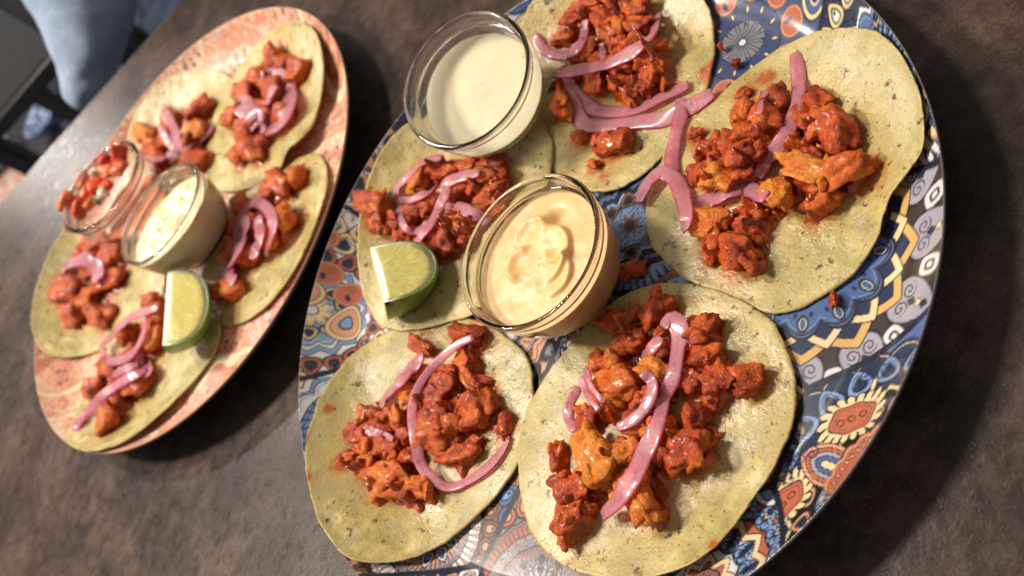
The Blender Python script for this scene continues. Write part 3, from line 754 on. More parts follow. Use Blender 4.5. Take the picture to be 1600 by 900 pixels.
chunks('BL', [(790, 65, 175, 110, 20, .15, 0), (560, 125, 140, 85, 20, .1, .1), (770, 190, 140, 115, 30, .1, .3), (815, 300, 150, 115, 40, 0, .25), (820, 430, 195, 155, -20, .1, .3), (950, 490, 145, 75, -75, 0, .3), (640, 520, 190, 205, 0, .25, .3),
  (740, 635, 205, 90, -25, .1, .3), (805, 575, 95, 70, 0, .15, .1), (500, 330, 130, 100, -60, .3, .8), (440, 450, 125, 85, 80, .3, .5), (320, 465, 150, 115, 30, .1, .3), (310, 600, 150, 115, 80, .05, .5), (215, 650, 130, 62, 0, 0, .3),
  (330, 695, 125, 105, -70, .05, .4), (415, 735, 235, 165, 30, .1, .55), (555, 780, 175, 125, 15, 0, .6), (410, 610, 120, 110, 0, .2, .3), (640, 350, 160, 180, 0, 0, -.2), (500, 545, 90, 100, 0, .15, .1), (530, 630, 90, 100, 0, .05, .0), (470, 670, 100, 90, 0, .1, .2), (380, 520, 110, 90, 0, .2, .1), (700, 250, 130, 110, 0, 0, -.1), (590, 430, 130, 120, 20, .1, .2), (720, 420, 120, 110, 0, 0, 0), (690, 560, 130, 110, 0, .1, .3), (480, 780, 110, 90, 0, 0, .4), (860, 360, 110, 90, 0, .05, .3), (260, 530, 110, 90, 0, 0, .3), (560, 250, 100, 90, 0, .05, .3)],
  *zBL, 'the overhanging blue-plate tortilla', 'chicken chunks on the overhanging blue plate tortilla')
zR = ((980, 80), 2.5)
chunks('R', [(735, 190, 110, 100, 50, .15, .1), (715, 270, 165, 110, 80, .15, .1), (815, 310, 200, 145, 35, .25, .2), (700, 390, 150, 90, 15, .2, .2), (690, 462, 250, 112, 12, .5, .95), (880, 455, 220, 120, -25, .4, .6), (590, 545, 155, 122, 50, .45, 1.0),
  (735, 590, 160, 112, -35, .1, .5), (575, 205, 130, 105, -30, .15, .3), (520, 290, 210, 145, -30, .2, .25), (440, 375, 205, 155, -10, .3, .2), (340, 400, 155, 120, 70, .2, .25), (290, 460, 135, 105, -30, .1, .2), (360, 500, 130, 95, 20, .3, .8),
  (320, 665, 155, 122, 10, .2, .75), (470, 680, 155, 120, 60, .1, .25), (415, 790, 205, 140, 40, .15, .3), (320, 780, 105, 75, 70, 0, .2), (520, 620, 160, 75, 0, 0, .2), (450, 455, 110, 105, 0, .3, .2), (600, 330, 120, 110, 0, .15, .1), (455, 160, 55, 45, 0, 0, .2), (265, 325, 58, 48, 0, 0, .2), (640, 390, 90, 80, 0, .15, 0)],
  *zR, 'the right-hand blue-plate tortilla', 'chicken chunks on the creased blue plate tortilla',
  big_labels={4: 'long smooth orange chicken strip at the middle of the right-hand tortilla', 5: 'orange-red chicken end piece pointing right on the right-hand tortilla', 6: 'rounded bright orange chicken nugget beside the onion on right-hand tortilla'})
zT = ((820, 0), 3.46)
chunks('T', [(340, 30, 190, 105, 0, .25, .3), (280, 100, 130, 125, 0, .15, .2), (200, 195, 155, 85, 0, .1, .4), (420, 110, 175, 125, 20, .2, .2), (590, 60, 225, 125, 5, .2, .2), (600, 150, 205, 155, 30, .3, .2), (480, 215, 155, 135, 60, .35, .4), (330, 290, 160, 130, 0, .15, .3),
  (640, 260, 225, 175, 30, .25, .25), (530, 340, 185, 130, 0, .25, .2), (700, 370, 185, 125, 60, .15, .25), (750, 430, 135, 75, 60, .05, .4), (560, 460, 195, 125, 30, .15, .2), (570, 530, 120, 65, 80, .1, .4), (380, 450, 140, 125, 0, .1, .1), (195, 550, 260, 115, 75, .1, .4),
  (290, 735, 85, 85, 0, 0, .4), (480, 765, 205, 140, -10, 0, .25), (430, 340, 130, 110, 0, .2, .2), (370, 885, 85, 60, 0, 0, .3), (920, 720, 60, 55, 0, 0, .2), (240, 400, 130, 110, 0, .1, .1), (480, 20, 150, 100, 0, .2, .2), (650, 480, 110, 90, 0, .05, 0)],
  *zT, 'the topmost blue-plate tortilla', 'chicken chunks on the topmost blue plate tortilla')
zL = ((540, 170), 3.4615)
chunks('L', [(130, 535, 200, 135, 10, .1, .3), (230, 605, 160, 135, 40, .05, .3), (390, 400, 175, 95, -45, .2, .8), (470, 330, 140, 115, 0, .1, .4), (560, 330, 160, 105, 0, .1, .2), (660, 310, 165, 105, 0, .1, .1), (780, 300, 185, 125, 0, .05, .1), (740, 385, 165, 125, 20, .2, .65), (815, 420, 140, 150, 0, .1, .2),
  (780, 480, 155, 115, 0, .1, .2), (620, 440, 180, 155, 0, .15, .1), (590, 610, 180, 135, 20, .1, .4), (640, 680, 120, 130, 0, 0, .3), (540, 695, 180, 190, 0, .05, -.2), (450, 765, 140, 120, 50, .05, .45), (310, 665, 160, 115, 0, .05, .3), (350, 580, 110, 130, 0, .05, .1), (440, 520, 130, 125, 0, .1, .2), (700, 580, 135, 115, 0, .05, .2), (825, 545, 120, 80, -20, 0, .3), (480, 630, 110, 100, 0, .05, .1)],
  *zL, 'the blue-plate tortilla between bowls', 'chicken chunks on the blue plate tortilla between the bowls')
# ---- pink plate piles
z1 = ((0, 0), 2.368); z2 = ((40, 360), 2.5)
GP = 'chicken chunks on the %s pink plate tortilla'
chunks('PTR', [(1010, 200, 95, 85), (1100, 255, 85, 95, 0, .1, .35), (960, 290, 95, 75), (900, 345, 105, 85, 0, .1), (870, 430, 105, 105, 0, .1, .4), (960, 400, 125, 105, 0, .2), (1050, 430, 95, 85), (910, 490, 105, 85, 0, .1), (940, 550, 125, 95, 0, 0, .4), (880, 575, 85, 75, 0, 0, .5), (1010, 340, 105, 90, 0, .1), (1040, 235, 80, 70)], *z1, 'the curled pink-plate tortilla', GP % 'curled', 3)
chunks('PTL', [(530, 495, 72, 72, 0, .1, .8), (740, 400, 95, 95), (728, 480, 90, 75, 0, .2, 1.0), (570, 545, 85, 75, 0, 0, .4), (640, 450, 85, 75), (690, 545, 95, 85), (735, 595, 95, 95), (590, 600, 75, 75, 0, 0, .3), (625, 505, 85, 85, 0, .1, .3), (700, 610, 70, 60)], *z1, 'the farthest pink-plate tortilla', GP % 'farthest', 3)
chunks('PR', [(1030, 680, 115, 105, 0, .1, .3), (985, 720, 80, 80), (1090, 650, 75, 75, 0, .1, .4), (900, 760, 95, 85), (1050, 810, 105, 115, 0, .1, .7), (860, 845, 85, 85), (960, 830, 100, 95), (1000, 880, 90, 90, 0, 0, .5), (790, 1080, 75, 75, 0, 0, .4), (860, 1070, 95, 70, 0, 0, .5), (850, 940, 90, 100), (920, 940, 90, 90)], *z1, 'the near-side pink-plate tortilla', GP % 'near-side', 3)
chunks('PL', [(270, 40, 145, 95, 0, .1), (330, 105, 115, 115), (330, 185, 115, 125), (150, 235, 115, 105, 0, .1, .2), (230, 265, 115, 115, 0, .1, .5), (190, 315, 105, 115), (290, 330, 125, 95), (255, 130, 100, 100), (240, 90, 90, 80)], *z2, 'the leftmost pink-plate tortilla', GP % 'leftmost', 3)
chunks('PB', [(490, 270, 95, 75), (505, 345, 85, 120), (490, 430, 85, 105, 0, .1, .5), (330, 540, 95, 85), (270, 605, 85, 95), (420, 585, 135, 115, 0, .1, .3), (340, 650, 125, 125, 0, .1), (320, 740, 95, 105, 60, 0, .4), (395, 405, 75, 95), (420, 480, 90, 90)], *z2, 'the lowest pink-plate tortilla', GP % 'lowest', 3)

for px_, L_, a_, lb in (((978, 424), 1.9, -.9, 'dark red chicken scrap lying on the bare plate beside the orange sauce bowl'), ((1150, 98), .5, 0, 'tiny chicken crumb on the plate below the white star print'), ((1126, 73), .4, 1, 'tiny chicken crumb on the plate left of the white star print'), ((1302, 466), .7, .4, 'small chicken crumb under the lower edge of the right-hand tortilla')):
    c = at(px_, 1.0)[0]; P, F = chunk_shape(rs_ch, 3); V = (P*np.array([L_, L_*.5+.1, .5])*.5) @ rot_xyz(0, 0, a_).T
    o = mesh_obj('chicken_scrap', V+c, F, M_CHICK, loc=c); o.color = (-.2, 0, 0, 1); tag(o, lb, 'chicken')
# stains on tortillas
for key, lst in {'BL': [(490, 700, 22), (482, 680, 14), (545, 720, 24), (505, 755, 14), (520, 640, 12)], 'R': [(1185, 108, 22), (1160, 150, 16), (1300, 455, 20), (1275, 470, 18)], 'T': [(1095, 100, 24), (930, 265, 16), (1025, 235, 10)], 'BR': [(1115, 850, 14), (935, 500, 14)], 'L': [(665, 260, 30)]}.items():
    for x, y, r in lst:
        q = at((x, y), 1.6)[0]; T[key].stains.append((q[0], q[1], r/px_scale(q)))
for k in T: T[k].build()

# ---- onions, blue plate
o_ = strand
o_('BR', [(440, 160), (470, 130), (497, 165), (495, 230), (478, 310), (440, 430), (395, 560), (330, 690), (270, 770), (235, 825)], 70, *zBR, 'long straight pink onion strip across the chicken on the lowest blue plate tortilla', .05)
o_('BR', [(432, 195), (390, 245), (335, 292)], 50, *zBR, 'short onion strip tucked left of the long strip on the lowest blue plate tortilla', .02)
o_('BR', [(368, 318), (402, 355), (388, 425), (335, 485), (280, 512)], 48, *zBR, 'curved onion slice beside the long strip on the lowest blue plate tortilla', .02)
o_('BR', [(168, 305), (190, 370), (235, 425)], 26, *zBR, 'thin upper onion sliver at the left of the lowest blue plate pile', .06)
o_('BR', [(152, 335), (175, 395), (215, 452)], 28, *zBR, 'thin lower onion sliver at the left of the lowest blue plate pile', .02)
o_('BR', [(140, 368), (112, 425), (108, 480), (132, 528)], 38, *zBR, 'hooked onion piece at the left end of the lowest blue plate pile', .0, .3)
o_('BL', [(810, 80), (740, 110), (670, 170), (600, 240), (545, 320), (522, 420), (530, 540), (560, 665), (615, 745), (705, 785), (800, 745), (885, 680), (945, 610), (975, 545)], 48, *zBL, 'long U-shaped onion strand looping over the overhanging tortilla', .05, .35, .12)
o_('BL', [(575, 165), (520, 225), (440, 310), (370, 415)], 78, *zBL, 'broad pale onion slice at the upper left of the overhanging tortilla', .05, -.3)
o_('BL', [(305, 520), (370, 532), (432, 560)], 44, *zBL, 'small pale onion chip on the overhanging tortilla', .03)
o_('BL', [(302, 500), (345, 512)], 26, *zBL, 'tiny onion fragment beside the pale chip on the overhanging tortilla', .04)
o_('R', [(655, 8), (668, 80), (668, 170), (640, 280), (600, 355), (550, 420), (508, 490)], 66, *zR, 'long pink onion strip standing out at the top of the right-hand tortilla', .05, .2)
o_('R', [(245, 600), (320, 580), (395, 545), (465, 540), (545, 570)], 76, *zR, 'wide glossy onion strip lying across the middle of the right-hand tortilla', .05)
o_(['R', 'T'], [(45, 590), (75, 520), (130, 475), (185, 500), (218, 570), (225, 640), (222, 705)], 66, *zR, 'hook-shaped onion curl at the left edge of the right-hand tortilla', .26, .15)
o_(['R', 'T'], [(212, 185), (205, 260), (185, 350), (172, 430), (185, 475)], 58, *zR, 'upright magenta onion strip between the top and right-hand tortillas', .15, .5, .25)
o_('R', [(550, 150), (525, 195), (520, 245)], 28, *zR, 'small lilac onion sliver on the right-hand tortilla', .02, 0, .2)
o_('T', [(45, 185), (100, 265), (185, 298), (265, 270), (318, 200), (325, 105)], 62, *zT, 'C-shaped onion arc beside the white sauce bowl', .04)
o_('T', [(150, 400), (260, 382), (390, 360), (500, 322), (610, 258), (690, 175), (725, 70)], 70, *zT, 'long curved onion strip across the topmost tortilla', .12)
o_('T', [(412, 235), (425, 320)], 46, *zT, 'stubby onion end poking out on the topmost tortilla', .02)
o_('T', [(215, 400), (270, 495), (360, 580), (480, 605), (600, 590), (730, 530), (885, 458)], 80, *zT, 'inner sweep of broad onion ring on the topmost tortilla', .10, .3)
o_(['T', 'R'], [(240, 490), (275, 600), (340, 680), (480, 672), (620, 655), (760, 640), (900, 575), (1015, 500)], 92, *zT, 'outer sweep of broad onion ring on the topmost tortilla', .04, -.1)
o_('L', [(520, 262), (430, 282), (345, 350), (285, 420), (272, 490), (340, 495), (430, 455), (505, 415)], 56, *zL, 'onion loop just below the white sauce bowl', .04)
o_('L', [(725, 345), (620, 368), (548, 400), (530, 470), (500, 550), (450, 630), (400, 690), (372, 765)], 60, *zL, 'long S-shaped onion strand between the two blue plate bowls', .10)
o_('L', [(288, 500), (292, 580), (330, 650), (385, 665), (440, 610)], 46, *zL, 'rounded onion hook above the lime wedge of the blue plate', .03)
o_('L', [(525, 515), (610, 535), (690, 565), (765, 600)], 72, *zL, 'flat onion strip reaching the orange sauce bowl', .04)
o_('L', [(285, 730), (385, 757)], 58, *zL, 'onion end touching the lime wedge of the blue plate', .0)
# ---- onions, pink plate
o_('PTR', [(965, 285), (1030, 285), (1068, 350), (1040, 440), (975, 492)], 78, *z1, 'large translucent onion petal on the curled pink plate tortilla', .05)
o_('PTR', [(1015, 315), (985, 385)], 34, *z1, 'short onion strip on the large petal of the curled tortilla', .22)
o_('PTR', [(880, 375), (940, 430), (985, 485)], 95, *z1, 'wide onion sheet beside the large petal on the curled tortilla', .02)
o_('PTL', [(600, 395), (632, 460), (655, 530), (635, 600)], 46, *z1, 'thick onion strand at the middle of the farthest pink plate pile', .05)
o_('PTL', [(700, 395), (680, 460)], 30, *z1, 'short upright onion sliver on the farthest pink plate pile', .04)
o_('PTL', [(590, 470), (640, 540), (715, 535), (785, 465)], 36, *z1, 'V-shaped onion strand on the farthest pink plate pile', .10)
o_('PTL', [(525, 602), (600, 585), (665, 560)], 30, *z1, 'onion tail above the cream bowl of the pink plate', .08)
o_('PR', [(845, 1040), (870, 900), (900, 790), (950, 750), (1000, 790), (1005, 860), (985, 935)], 46, *z1, 'onion loop arching over the near-side pink plate pile', .05)
o_('PR', [(905, 800), (885, 900), (820, 1030)], 66, *z1, 'broad onion strip down the near-side pink plate pile', .10)
o_('PR', [(955, 800), (960, 880), (930, 960)], 40, *z1, 'inner onion strand of the near-side pink plate pile', .06)
o_('PR', [(800, 1020), (870, 1040)], 50, *z1, 'onion end near the pink plate lime wedge', .02)
o_('PL', [(130, 175), (165, 130), (225, 115), (275, 150), (280, 195)], 62, *z2, 'bright magenta onion piece on the leftmost pink plate tortilla', .06, .2, .7)
o_('PB', [(520, 300), (430, 330), (350, 390), (300, 470), (335, 512), (410, 490), (455, 410), (470, 340)], 36, *z2, 'looped onion strand left of the pink plate lime wedge', .06)
o_('PB', [(420, 480), (475, 520), (470, 575)], 46, *z2, 'short onion piece below the loop on the lowest pink plate tortilla', .05)
o_('PB', [(320, 575), (380, 545), (440, 520)], 36, *z2, 'pale onion chip on the lowest pink plate pile', .05)
o_('PB', [(470, 545), (385, 585), (290, 655), (215, 740), (185, 775)], 36, *z2, 'long magenta onion tail pointing to the pink plate edge', .06, .1, .45)

# ------------------------------------------------------------------ bowls and what is in them
IN_PROF = [(0.0, -3.66), (1.2, -3.64), (1.85, -3.52), (2.36, -3.10), (2.68, -2.5), (2.87, -1.8), (2.90, -1.05), (2.87, -.78), (2.99, -.70), (3.02, -.25), (3.04, -.06)]
OUT_PROF = [(3.10, .02), (3.20, .02), (3.27, -.06), (3.28, -.17), (3.22, -.27), (3.19, -.40), (3.17, -.8), (3.12, -1.3), (3.0, -2.0), (2.78, -2.75), (2.45, -3.35), (2.1, -3.72), (1.75, -3.92), (1.55, -3.98), (1.45, -3.93), (0.0, -3.90)]
def smooth_prof(pr, n):
    return spline(pr, n)
ZB = .82
def toz(c, z):
    k = (CAM_H-z)/(CAM_H-c[2]); return EYE+(np.array(c)-EYE)*k, k
def bowl(c, tilt, label, k=1.0):
    n = np.array([math.sin(math.radians(tilt[0])), math.sin(math.radians(tilt[1])), 0]); n[2] = math.sqrt(1-n @ n)
    x = np.cross([0, 1, 0], n); x /= np.linalg.norm(x); y = np.cross(n, x); Rm = np.c_[x, y, n]
    pi_ = np.array([(max(r, .01), z) for r, z in smooth_prof(IN_PROF, 44)]); po = np.array([(max(r, .01), z) for r, z in smooth_prof(OUT_PROF, 60)])
    V, F = lathe(list(pi_)+list(po), 96); V = V*np.array([k, k, ZB*k])
    o = mesh_obj('glass_bowl', V @ Rm.T+c, F, M_GLASS, loc=np.array(c)-3.9*ZB*k*n, recalc=True)
    tag(o, label, 'bowl', 'small glass sauce bowls')
    return Rm
def r_in(h): return np.interp(h, [p[1] for p in IN_PROF], [p[0] for p in IN_PROF])
def filling(name, c, Rm, h0, slope, mat, label, bumps=.0, seed=0, mound=0.0, n=72, custom=None, cat='sauce', k=1.0):
    """fills the bowl up to the local plane h = h0 + slope.x + slope.y, with a lumpy top"""
    th = np.linspace(0, 2*math.pi, n, endpoint=False); ca, sa = np.cos(th), np.sin(th)
    h = np.full(n, h0)
    for _ in range(20):
        r = r_in(h)+.03; h = np.clip(h0+slope[0]*r*ca+slope[1]*r*sa, -3.5, -.12)
    r = r_in(h)+.03
    rows = []
    for s in np.r_[.01, np.linspace(.04, 1, 60)]:
        X, Y = s*r*ca, s*r*sa; H = h0+(h-h0)*s if False else h0+slope[0]*X+slope[1]*Y
        H = np.maximum(H, -3.5); H = H*(1-s**8)+h*s**8
        b = bumps*(noise2(X, Y, .75, seed, 2)+.35*noise2(X, Y, 1.9, seed+4, 2))+mound*(1-s*s)
        if custom is not None: b = b+custom(X, Y)
        rows.append(np.c_[X, Y, H+b*(1-s**6)])
    for row in range(1, 16):
        hk = h+(-3.69-h)*(row/15.0); rk = r_in(hk)+.03; rows.append(np.c_[rk*ca, rk*sa, hk])
    rows.append(np.c_[.01*ca, .01*sa, np.full(n, -3.70)])
    V = (np.vstack(rows)*np.array([k, k, ZB*k])) @ Rm.T+c
    o = mesh_obj(name, V, grid_faces(n, len(rows), True)[:, ::-1], mat, loc=np.array(c)+Rm @ np.array([0, 0, -2.9]), recalc=True)
    return tag(o, label, cat)
M_WHITE = mat_cream('white_garlic_sauce', (.90, .81, .54), (.92, .85, .61), (.55, .50, .24), .25, .004)
M_ORANGE = mat_cream('orange_chilli_mayonnaise', (.76, .46, .185), (.80, .53, .245), (.26, .12, .05), .42, .03, .0)
M_CREAM = mat_cream('sour_cream', (.80, .73, .42), (.85, .80, .56), (.40, .38, .16), .3, .06)
cU, kU = toz((6.67, 35.09, 5.59), 5.05); RU = bowl(cU, (-2.8, -11.6), 'tilted clear glass bowl of white sauce at the blue plate edge', kU)
filling('white_sauce', cU, RU, -2.15, (.06, .26), M_WHITE, 'smooth pale white sauce in the tilted glass bowl', .015, 2, k=kU)
cL, kL = toz((1.53, 26.75, 4.99), 4.35); RL_ = bowl(cL, (0, 0), 'clear glass bowl of orange sauce at the centre of the blue plate', kL)
def swirl(X, Y):
    b = 0*X
    for cx, cy, r0, w, a, t0, t1 in ((.2, -.1, 1.25, .16, .26, -2.6, 1.2), (-.5, .5, .75, .13, .22, .2, 3.6), (.7, -.6, .6, .12, .20, 2.0, 5.2), (-.3, -1.0, .9, .14, .20, 3.4, 6.4), (.6, 1.0, .8, .12, .18, -.6, 2.4)):
        d = np.hypot(X-cx, Y-cy)-r0; th = (np.arctan2(Y-cy, X-cx)-t0) % (2*math.pi); L = t1-t0
        m = sstep(0, .7, th)*sstep(0, .7, L-th)*(th < L)
        b = b+a*m*np.where(d > 0, np.exp(-(d/(w*.55))**2), np.exp(-(d/(w*2.2))**2))
    return b-.45*np.exp(-((X-1.75)**2+(Y-.35)**2)/.14)+.16*np.exp(-((X-1.45)**2+(Y-.9)**2)/.08)
filling('orange_sauce', cL, RL_, -1.05, (.0, .0), M_ORANGE, 'thick orange chilli mayonnaise swirled in the glass bowl', .07, 5, .05, custom=swirl, k=kL, n=140)
cB, kB = toz((-7.94, 59.97, 6.5), 5.2); RB = bowl(cB, (6, -2), 'blurred glass bowl of tomato salsa on the pink plate', kB)
cF, kF = toz((-6.75, 51.95, 6.2), 4.9); RF = bowl(cF, (4, 2), 'blurred glass bowl of cream on the pink plate', kF)
filling('sour_cream', cF, RF, -.85, (-.06, -.12), M_CREAM, 'pale yellow cream smeared in the pink plate bowl', .4, 8, .15, k=kF)
M_TOM = mat_plain('diced_tomato', (.66, .075, .025), .38, Subsurface_Weight=.3, Subsurface_Scale=.003)
M_TOM2 = mat_plain('pale_tomato', (.74, .22, .09), .38, Subsurface_Weight=.3, Subsurface_Scale=.003)
M_DICE = mat_plain('diced_onion', (.74, .56, .42), .3, Subsurface_Weight=.3, Subsurface_Scale=.003)
M_HERB = mat_plain('coriander', (.03, .07, .02), .4)
rs_s = np.random.RandomState(3)
rs_q = np.random.RandomState(14)
def dice(px, z, s, mat, name, label, group):
    c = at(px, z)[0]; P, F = chunk_shape(rs_q, 3, 22)
    V = (np.sign(P)*np.abs(P)**.8*np.array([.62, .5, .42])*s) @ rot_xyz(*rs_q.uniform(-.6, .6, 3)).T
    o = mesh_obj(name, V+c, F, mat, loc=c); return tag(o, label, 'salsa', group)
for n_, (px, py, z, s, mt, nm) in enumerate([(186, 240, 5.6, 1.0, 0, 'tomato_dice'), (165, 252, 5.3, .9, 0, 'tomato_dice'), (150, 270, 5.2, .9, 1, 'onion_dice'), (170, 268, 5.4, .8, 2, 'tomato_dice'), (130, 285, 5.3, 1.0, 3, 'tomato_dice'), (150, 293, 5.4, .9, 0, 'tomato_dice'),
     (160, 305, 5.5, .7, 1, 'onion_dice'), (128, 308, 5.6, .9, 3, 'tomato_dice'), (125, 325, 5.7, 1.0, 0, 'tomato_dice'), (103, 315, 6.2, 1.0, 3, 'tomato_dice'), (142, 318, 5.5, .7, 2, 'tomato_dice'), (168, 290, 5.2, .7, 0, 'tomato_dice'), (152, 312, 5.6, .45, 4, 'herb_leaf'), (188, 262, 5.3, .8, 3, 'tomato_dice')]):
    lb = {'tomato_dice': 'red tomato dice in the salsa bowl', 'onion_dice': 'pale onion dice in the salsa bowl', 'herb_leaf': 'dark green herb bit in the salsa bowl'}[nm]
    if n_ == 9: lb = 'orange tomato dice hanging over the rim of the salsa bowl'
    dice((px, py), z-.85, s*1.35, [M_TOM, M_DICE, M_TOM2, M_TOM2, M_HERB][mt], nm, lb, 'diced salsa in the glass bowl')
filling('salsa_juice', cB, RB, -3.0, (0, 0), M_TOM2, 'red tomato juice under the diced salsa', .15, 3, k=kB)

# ------------------------------------------------------------------ lime wedges
def mat_pulp():
    k = Mat('lime_pulp'); tc = k.attr('uvw')
    x = k.n('ShaderNodeTexNoise'); x.inputs['Scale'].default_value = 7; x.inputs['Detail'].default_value = 3
    mp = k.n('ShaderNodeMapping'); mp.inputs['Scale'].default_value = (2.6, .35, 1); k.L.new(tc, mp.inputs[0]); k.L.new(mp.outputs[0], x.inputs[0])
    base = k.ramp(x.outputs[0], [(.3, (.66, .58, .12)), (.5, (.80, .71, .22)), (.7, (.88, .82, .42))])
    k.to(base, 'Base Color'); k.set(Roughness=.2, Subsurface_Weight=.4, Subsurface_Scale=.004, Coat_Weight=.3)
    k.b.inputs['Subsurface Radius'].default_value = (1, .9, .3)
    k.bump(x.outputs[0], .06, .7); return k.m
M_PULP = mat_pulp(); M_PITH = mat_plain('lime_pith', (.78, .78, .60), .5, Subsurface_Weight=.3, Subsurface_Scale=.003)
def mat_peel():
    k = Mat('lime_peel'); c = k.coord(100)
    base = k.ramp(k.noise(c, .8, 3), [(.3, (.06, .16, .012)), (.7, (.17, .30, .035))]); k.to(base, 'Base Color')
    k.set(Roughness=.3, Coat_Weight=.3); k.bump(k.noise(c, 7, 2), .06, .7); return k.m
M_PEEL = mat_peel()
def lime(A, B, roll, label, half=46, depth=2.1, ext=1.0):
    A, B = np.array(A, float), np.array(B, float); mid = (A+B)/2; ax = (B-A); a = np.linalg.norm(ax)/2*ext; ax /= np.linalg.norm(ax)
    up = np.array([0, 0, 1.0]); up -= ax*(up @ ax); up /= np.linalg.norm(up); sd = np.cross(up, ax)
    up, sd = up*math.cos(roll)+sd*math.sin(roll), sd*math.cos(roll)-up*math.sin(roll)
    Rm = np.c_[ax, sd, up]; H = math.radians(half)
    root = empty('lime_wedge', mid-up*depth); tag(root, label, 'lime', 'lime wedges')
    def W(L): return np.asarray(L) @ Rm.T+mid
    nv, nf = 40, 22
    v = np.linspace(-math.pi/2+.02, math.pi/2-.02, nv)
    def lune(k, off, h):
        out = []
        for f in np.linspace(-h, h, nf):
            rho = depth*np.cos(v)**.60*k-off*0; x = a*np.sin(v)*(k*.5+.5)
            out.append(np.c_[x, rho*np.sin(f), -rho*np.cos(f)])
        return np.vstack(out)
    o1 = lune(1.0, 0, H); o2 = lune(.95, 0, H)
    G = grid_faces(nv, nf); N0 = nv*nf
    F = np.vstack([G[:, ::-1], G+N0])
    def strip(idx, fl):
        s = np.stack([idx[:-1], idx[1:], idx[1:]+N0, idx[:-1]+N0], -1); return s[:, ::-1] if fl else s
    F = np.vstack([F, strip(np.arange(nv), False), strip((nf-1)*nv+np.arange(nv), True), strip(np.arange(nf)*nv, True), strip(np.arange(nf)*nv+nv-1, False)])
    mesh_obj('peel', W(np.vstack([o1, o2])), F, M_PEEL, root, loc=mid-up*depth)
    pl = lune(.953, 0, H); n_ = len(pl); axl = np.c_[a*.97*np.sin(v), 0*v, 0*v]
    F2 = np.vstack([G[:, ::-1], np.stack([np.arange(nv-1), np.arange(1, nv), n_+np.arange(1, nv), n_+np.arange(nv-1)], -1), np.stack([n_+np.arange(nv-1), n_+np.arange(1, nv), (nf-1)*nv+np.arange(1, nv), (nf-1)*nv+np.arange(nv-1)], -1)])
    mesh_obj('pith', W(np.vstack([pl, axl])), F2, M_PITH, root, loc=mid-up*depth)
    for sg in (-1, 1):
        S_ = np.linspace(0, 1, 24); rows = []; uv = []
        for s in S_:
            q = .09+.80*s; vv = v*.95
            rho = depth*np.cos(vv)**.60*q; x = a*.93*np.sin(vv)
            e = np.minimum(np.minimum(s, 1-s)*8, 1)*np.minimum((1-np.abs(np.linspace(-1, 1, nv)))*10, 1)
            n3 = .05*np.sqrt(np.clip(e, 0, 1))-.015+.015*noise2(x, rho, 3.0, 4+sg)
            cs, sn = math.cos(H), math.sin(H)
            rows.append(np.c_[x, sg*(rho*sn+n3*cs), -rho*cs+n3*sn]); uv.append(np.c_[np.arctan2(x, rho+.4)*1.6, np.full(nv, s), np.zeros(nv)])
        V = np.vstack(rows); G2 = grid_faces(nv, 24)
        mesh_obj('pulp', W(V), G2 if sg > 0 else G2[:, ::-1], M_PULP, root, loc=mid-up*depth, attrs={'uvw': np.vstack(uv)})
    return root
lime(at((578, 386), 3.9)[0], at((601, 474), 3.5)[0], -.15, 'juicy lime wedge on the blue plate beside the orange sauce bowl', depth=2.8)
lime(at((262, 424), 3.9)[0], at((254, 542), 3.6)[0], -.2, 'lime wedge on the pink plate in front of the cream bowl', depth=2.5)

# ------------------------------------------------------------------ what shows beyond the table
def tube_body(name, joints, edges, mat, parent, folds=0.0):
    me = bpy.data.meshes.new(name); me.from_pydata([tuple(np.array(j[:3])*CM) for j in joints], edges, []); me.materials.append(mat)
    o = bpy.data.objects.new(name, me); COL.objects.link(o); o.parent = parent; o.location = -parent.location
    sk = o.modifiers.new('skin', 'SKIN'); sk.use_smooth_shade = True
    for k, j in enumerate(joints): me.skin_vertices[0].data[k].radius = (j[3]*CM, j[3]*CM)
    me.skin_vertices[0].data[0].use_root = True
    sb = o.modifiers.new('sub', 'SUBSURF'); sb.levels = 3; sb.render_levels = 3
    if folds:
        tx = bpy.data.textures.new(name+'_folds', 'CLOUDS'); tx.noise_scale = .05
        dm = o.modifiers.new('folds', 'DISPLACE'); dm.texture = tx; dm.strength = folds*CM; dm.texture_coords = 'GLOBAL'
    return o
M_SHIRT = mat_plain('light_blue_cotton', (.27, .35, .48), .8); M_JEANS = mat_plain('dark_navy_denim', (.012, .016, .03), .85); M_SKIN = mat_plain('skin', (.45, .24, .16), .5); M_HAIR = mat_plain('dark_hair', (.02, .014, .01), .5)
per = empty('person', (33, 114, -75)); tag(per, 'seated person in a light blue shirt, elbow at the far table edge', 'person')
tube_body('shirt', [(33, 116, -22, 13), (33, 115, 0, 13), (33, 113, 14, 12), (24, 110, 15, 7.5), (14, 104, 9.5, 6.6), (6.5, 99, 5, 6.0), (2.6, 96.5, 2.6, 5.3), (0, 95, .9, 4.6), (-2.6, 94, -.4, 3.4), (-4.9, 93, -1.0, 2.2), (-6.9, 92.2, -1.3, 1.1), (33, 113, 23, 5.5), (43, 111, 14, 7.5), (49, 104, 4, 5.5), (50, 97, -2, 4.8)],
          [(0, 1), (1, 2), (2, 3), (3, 4), (4, 5), (5, 6), (6, 7), (7, 8), (8, 9), (9, 10), (2, 11), (2, 12), (12, 13), (13, 14)], M_SHIRT, per, 1.6)
tube_body('trousers', [(33, 118, -38, 14), (33, 117, -26, 13.5), (24, 108, -36, 8.5), (22, 90, -32, 7.5), (22, 88, -70, 5), (42, 108, -36, 8.5), (44, 90, -32, 7.5), (44, 88, -70, 5)], [(0, 1), (0, 2), (2, 3), (3, 4), (0, 5), (5, 6), (6, 7)], M_JEANS, per)
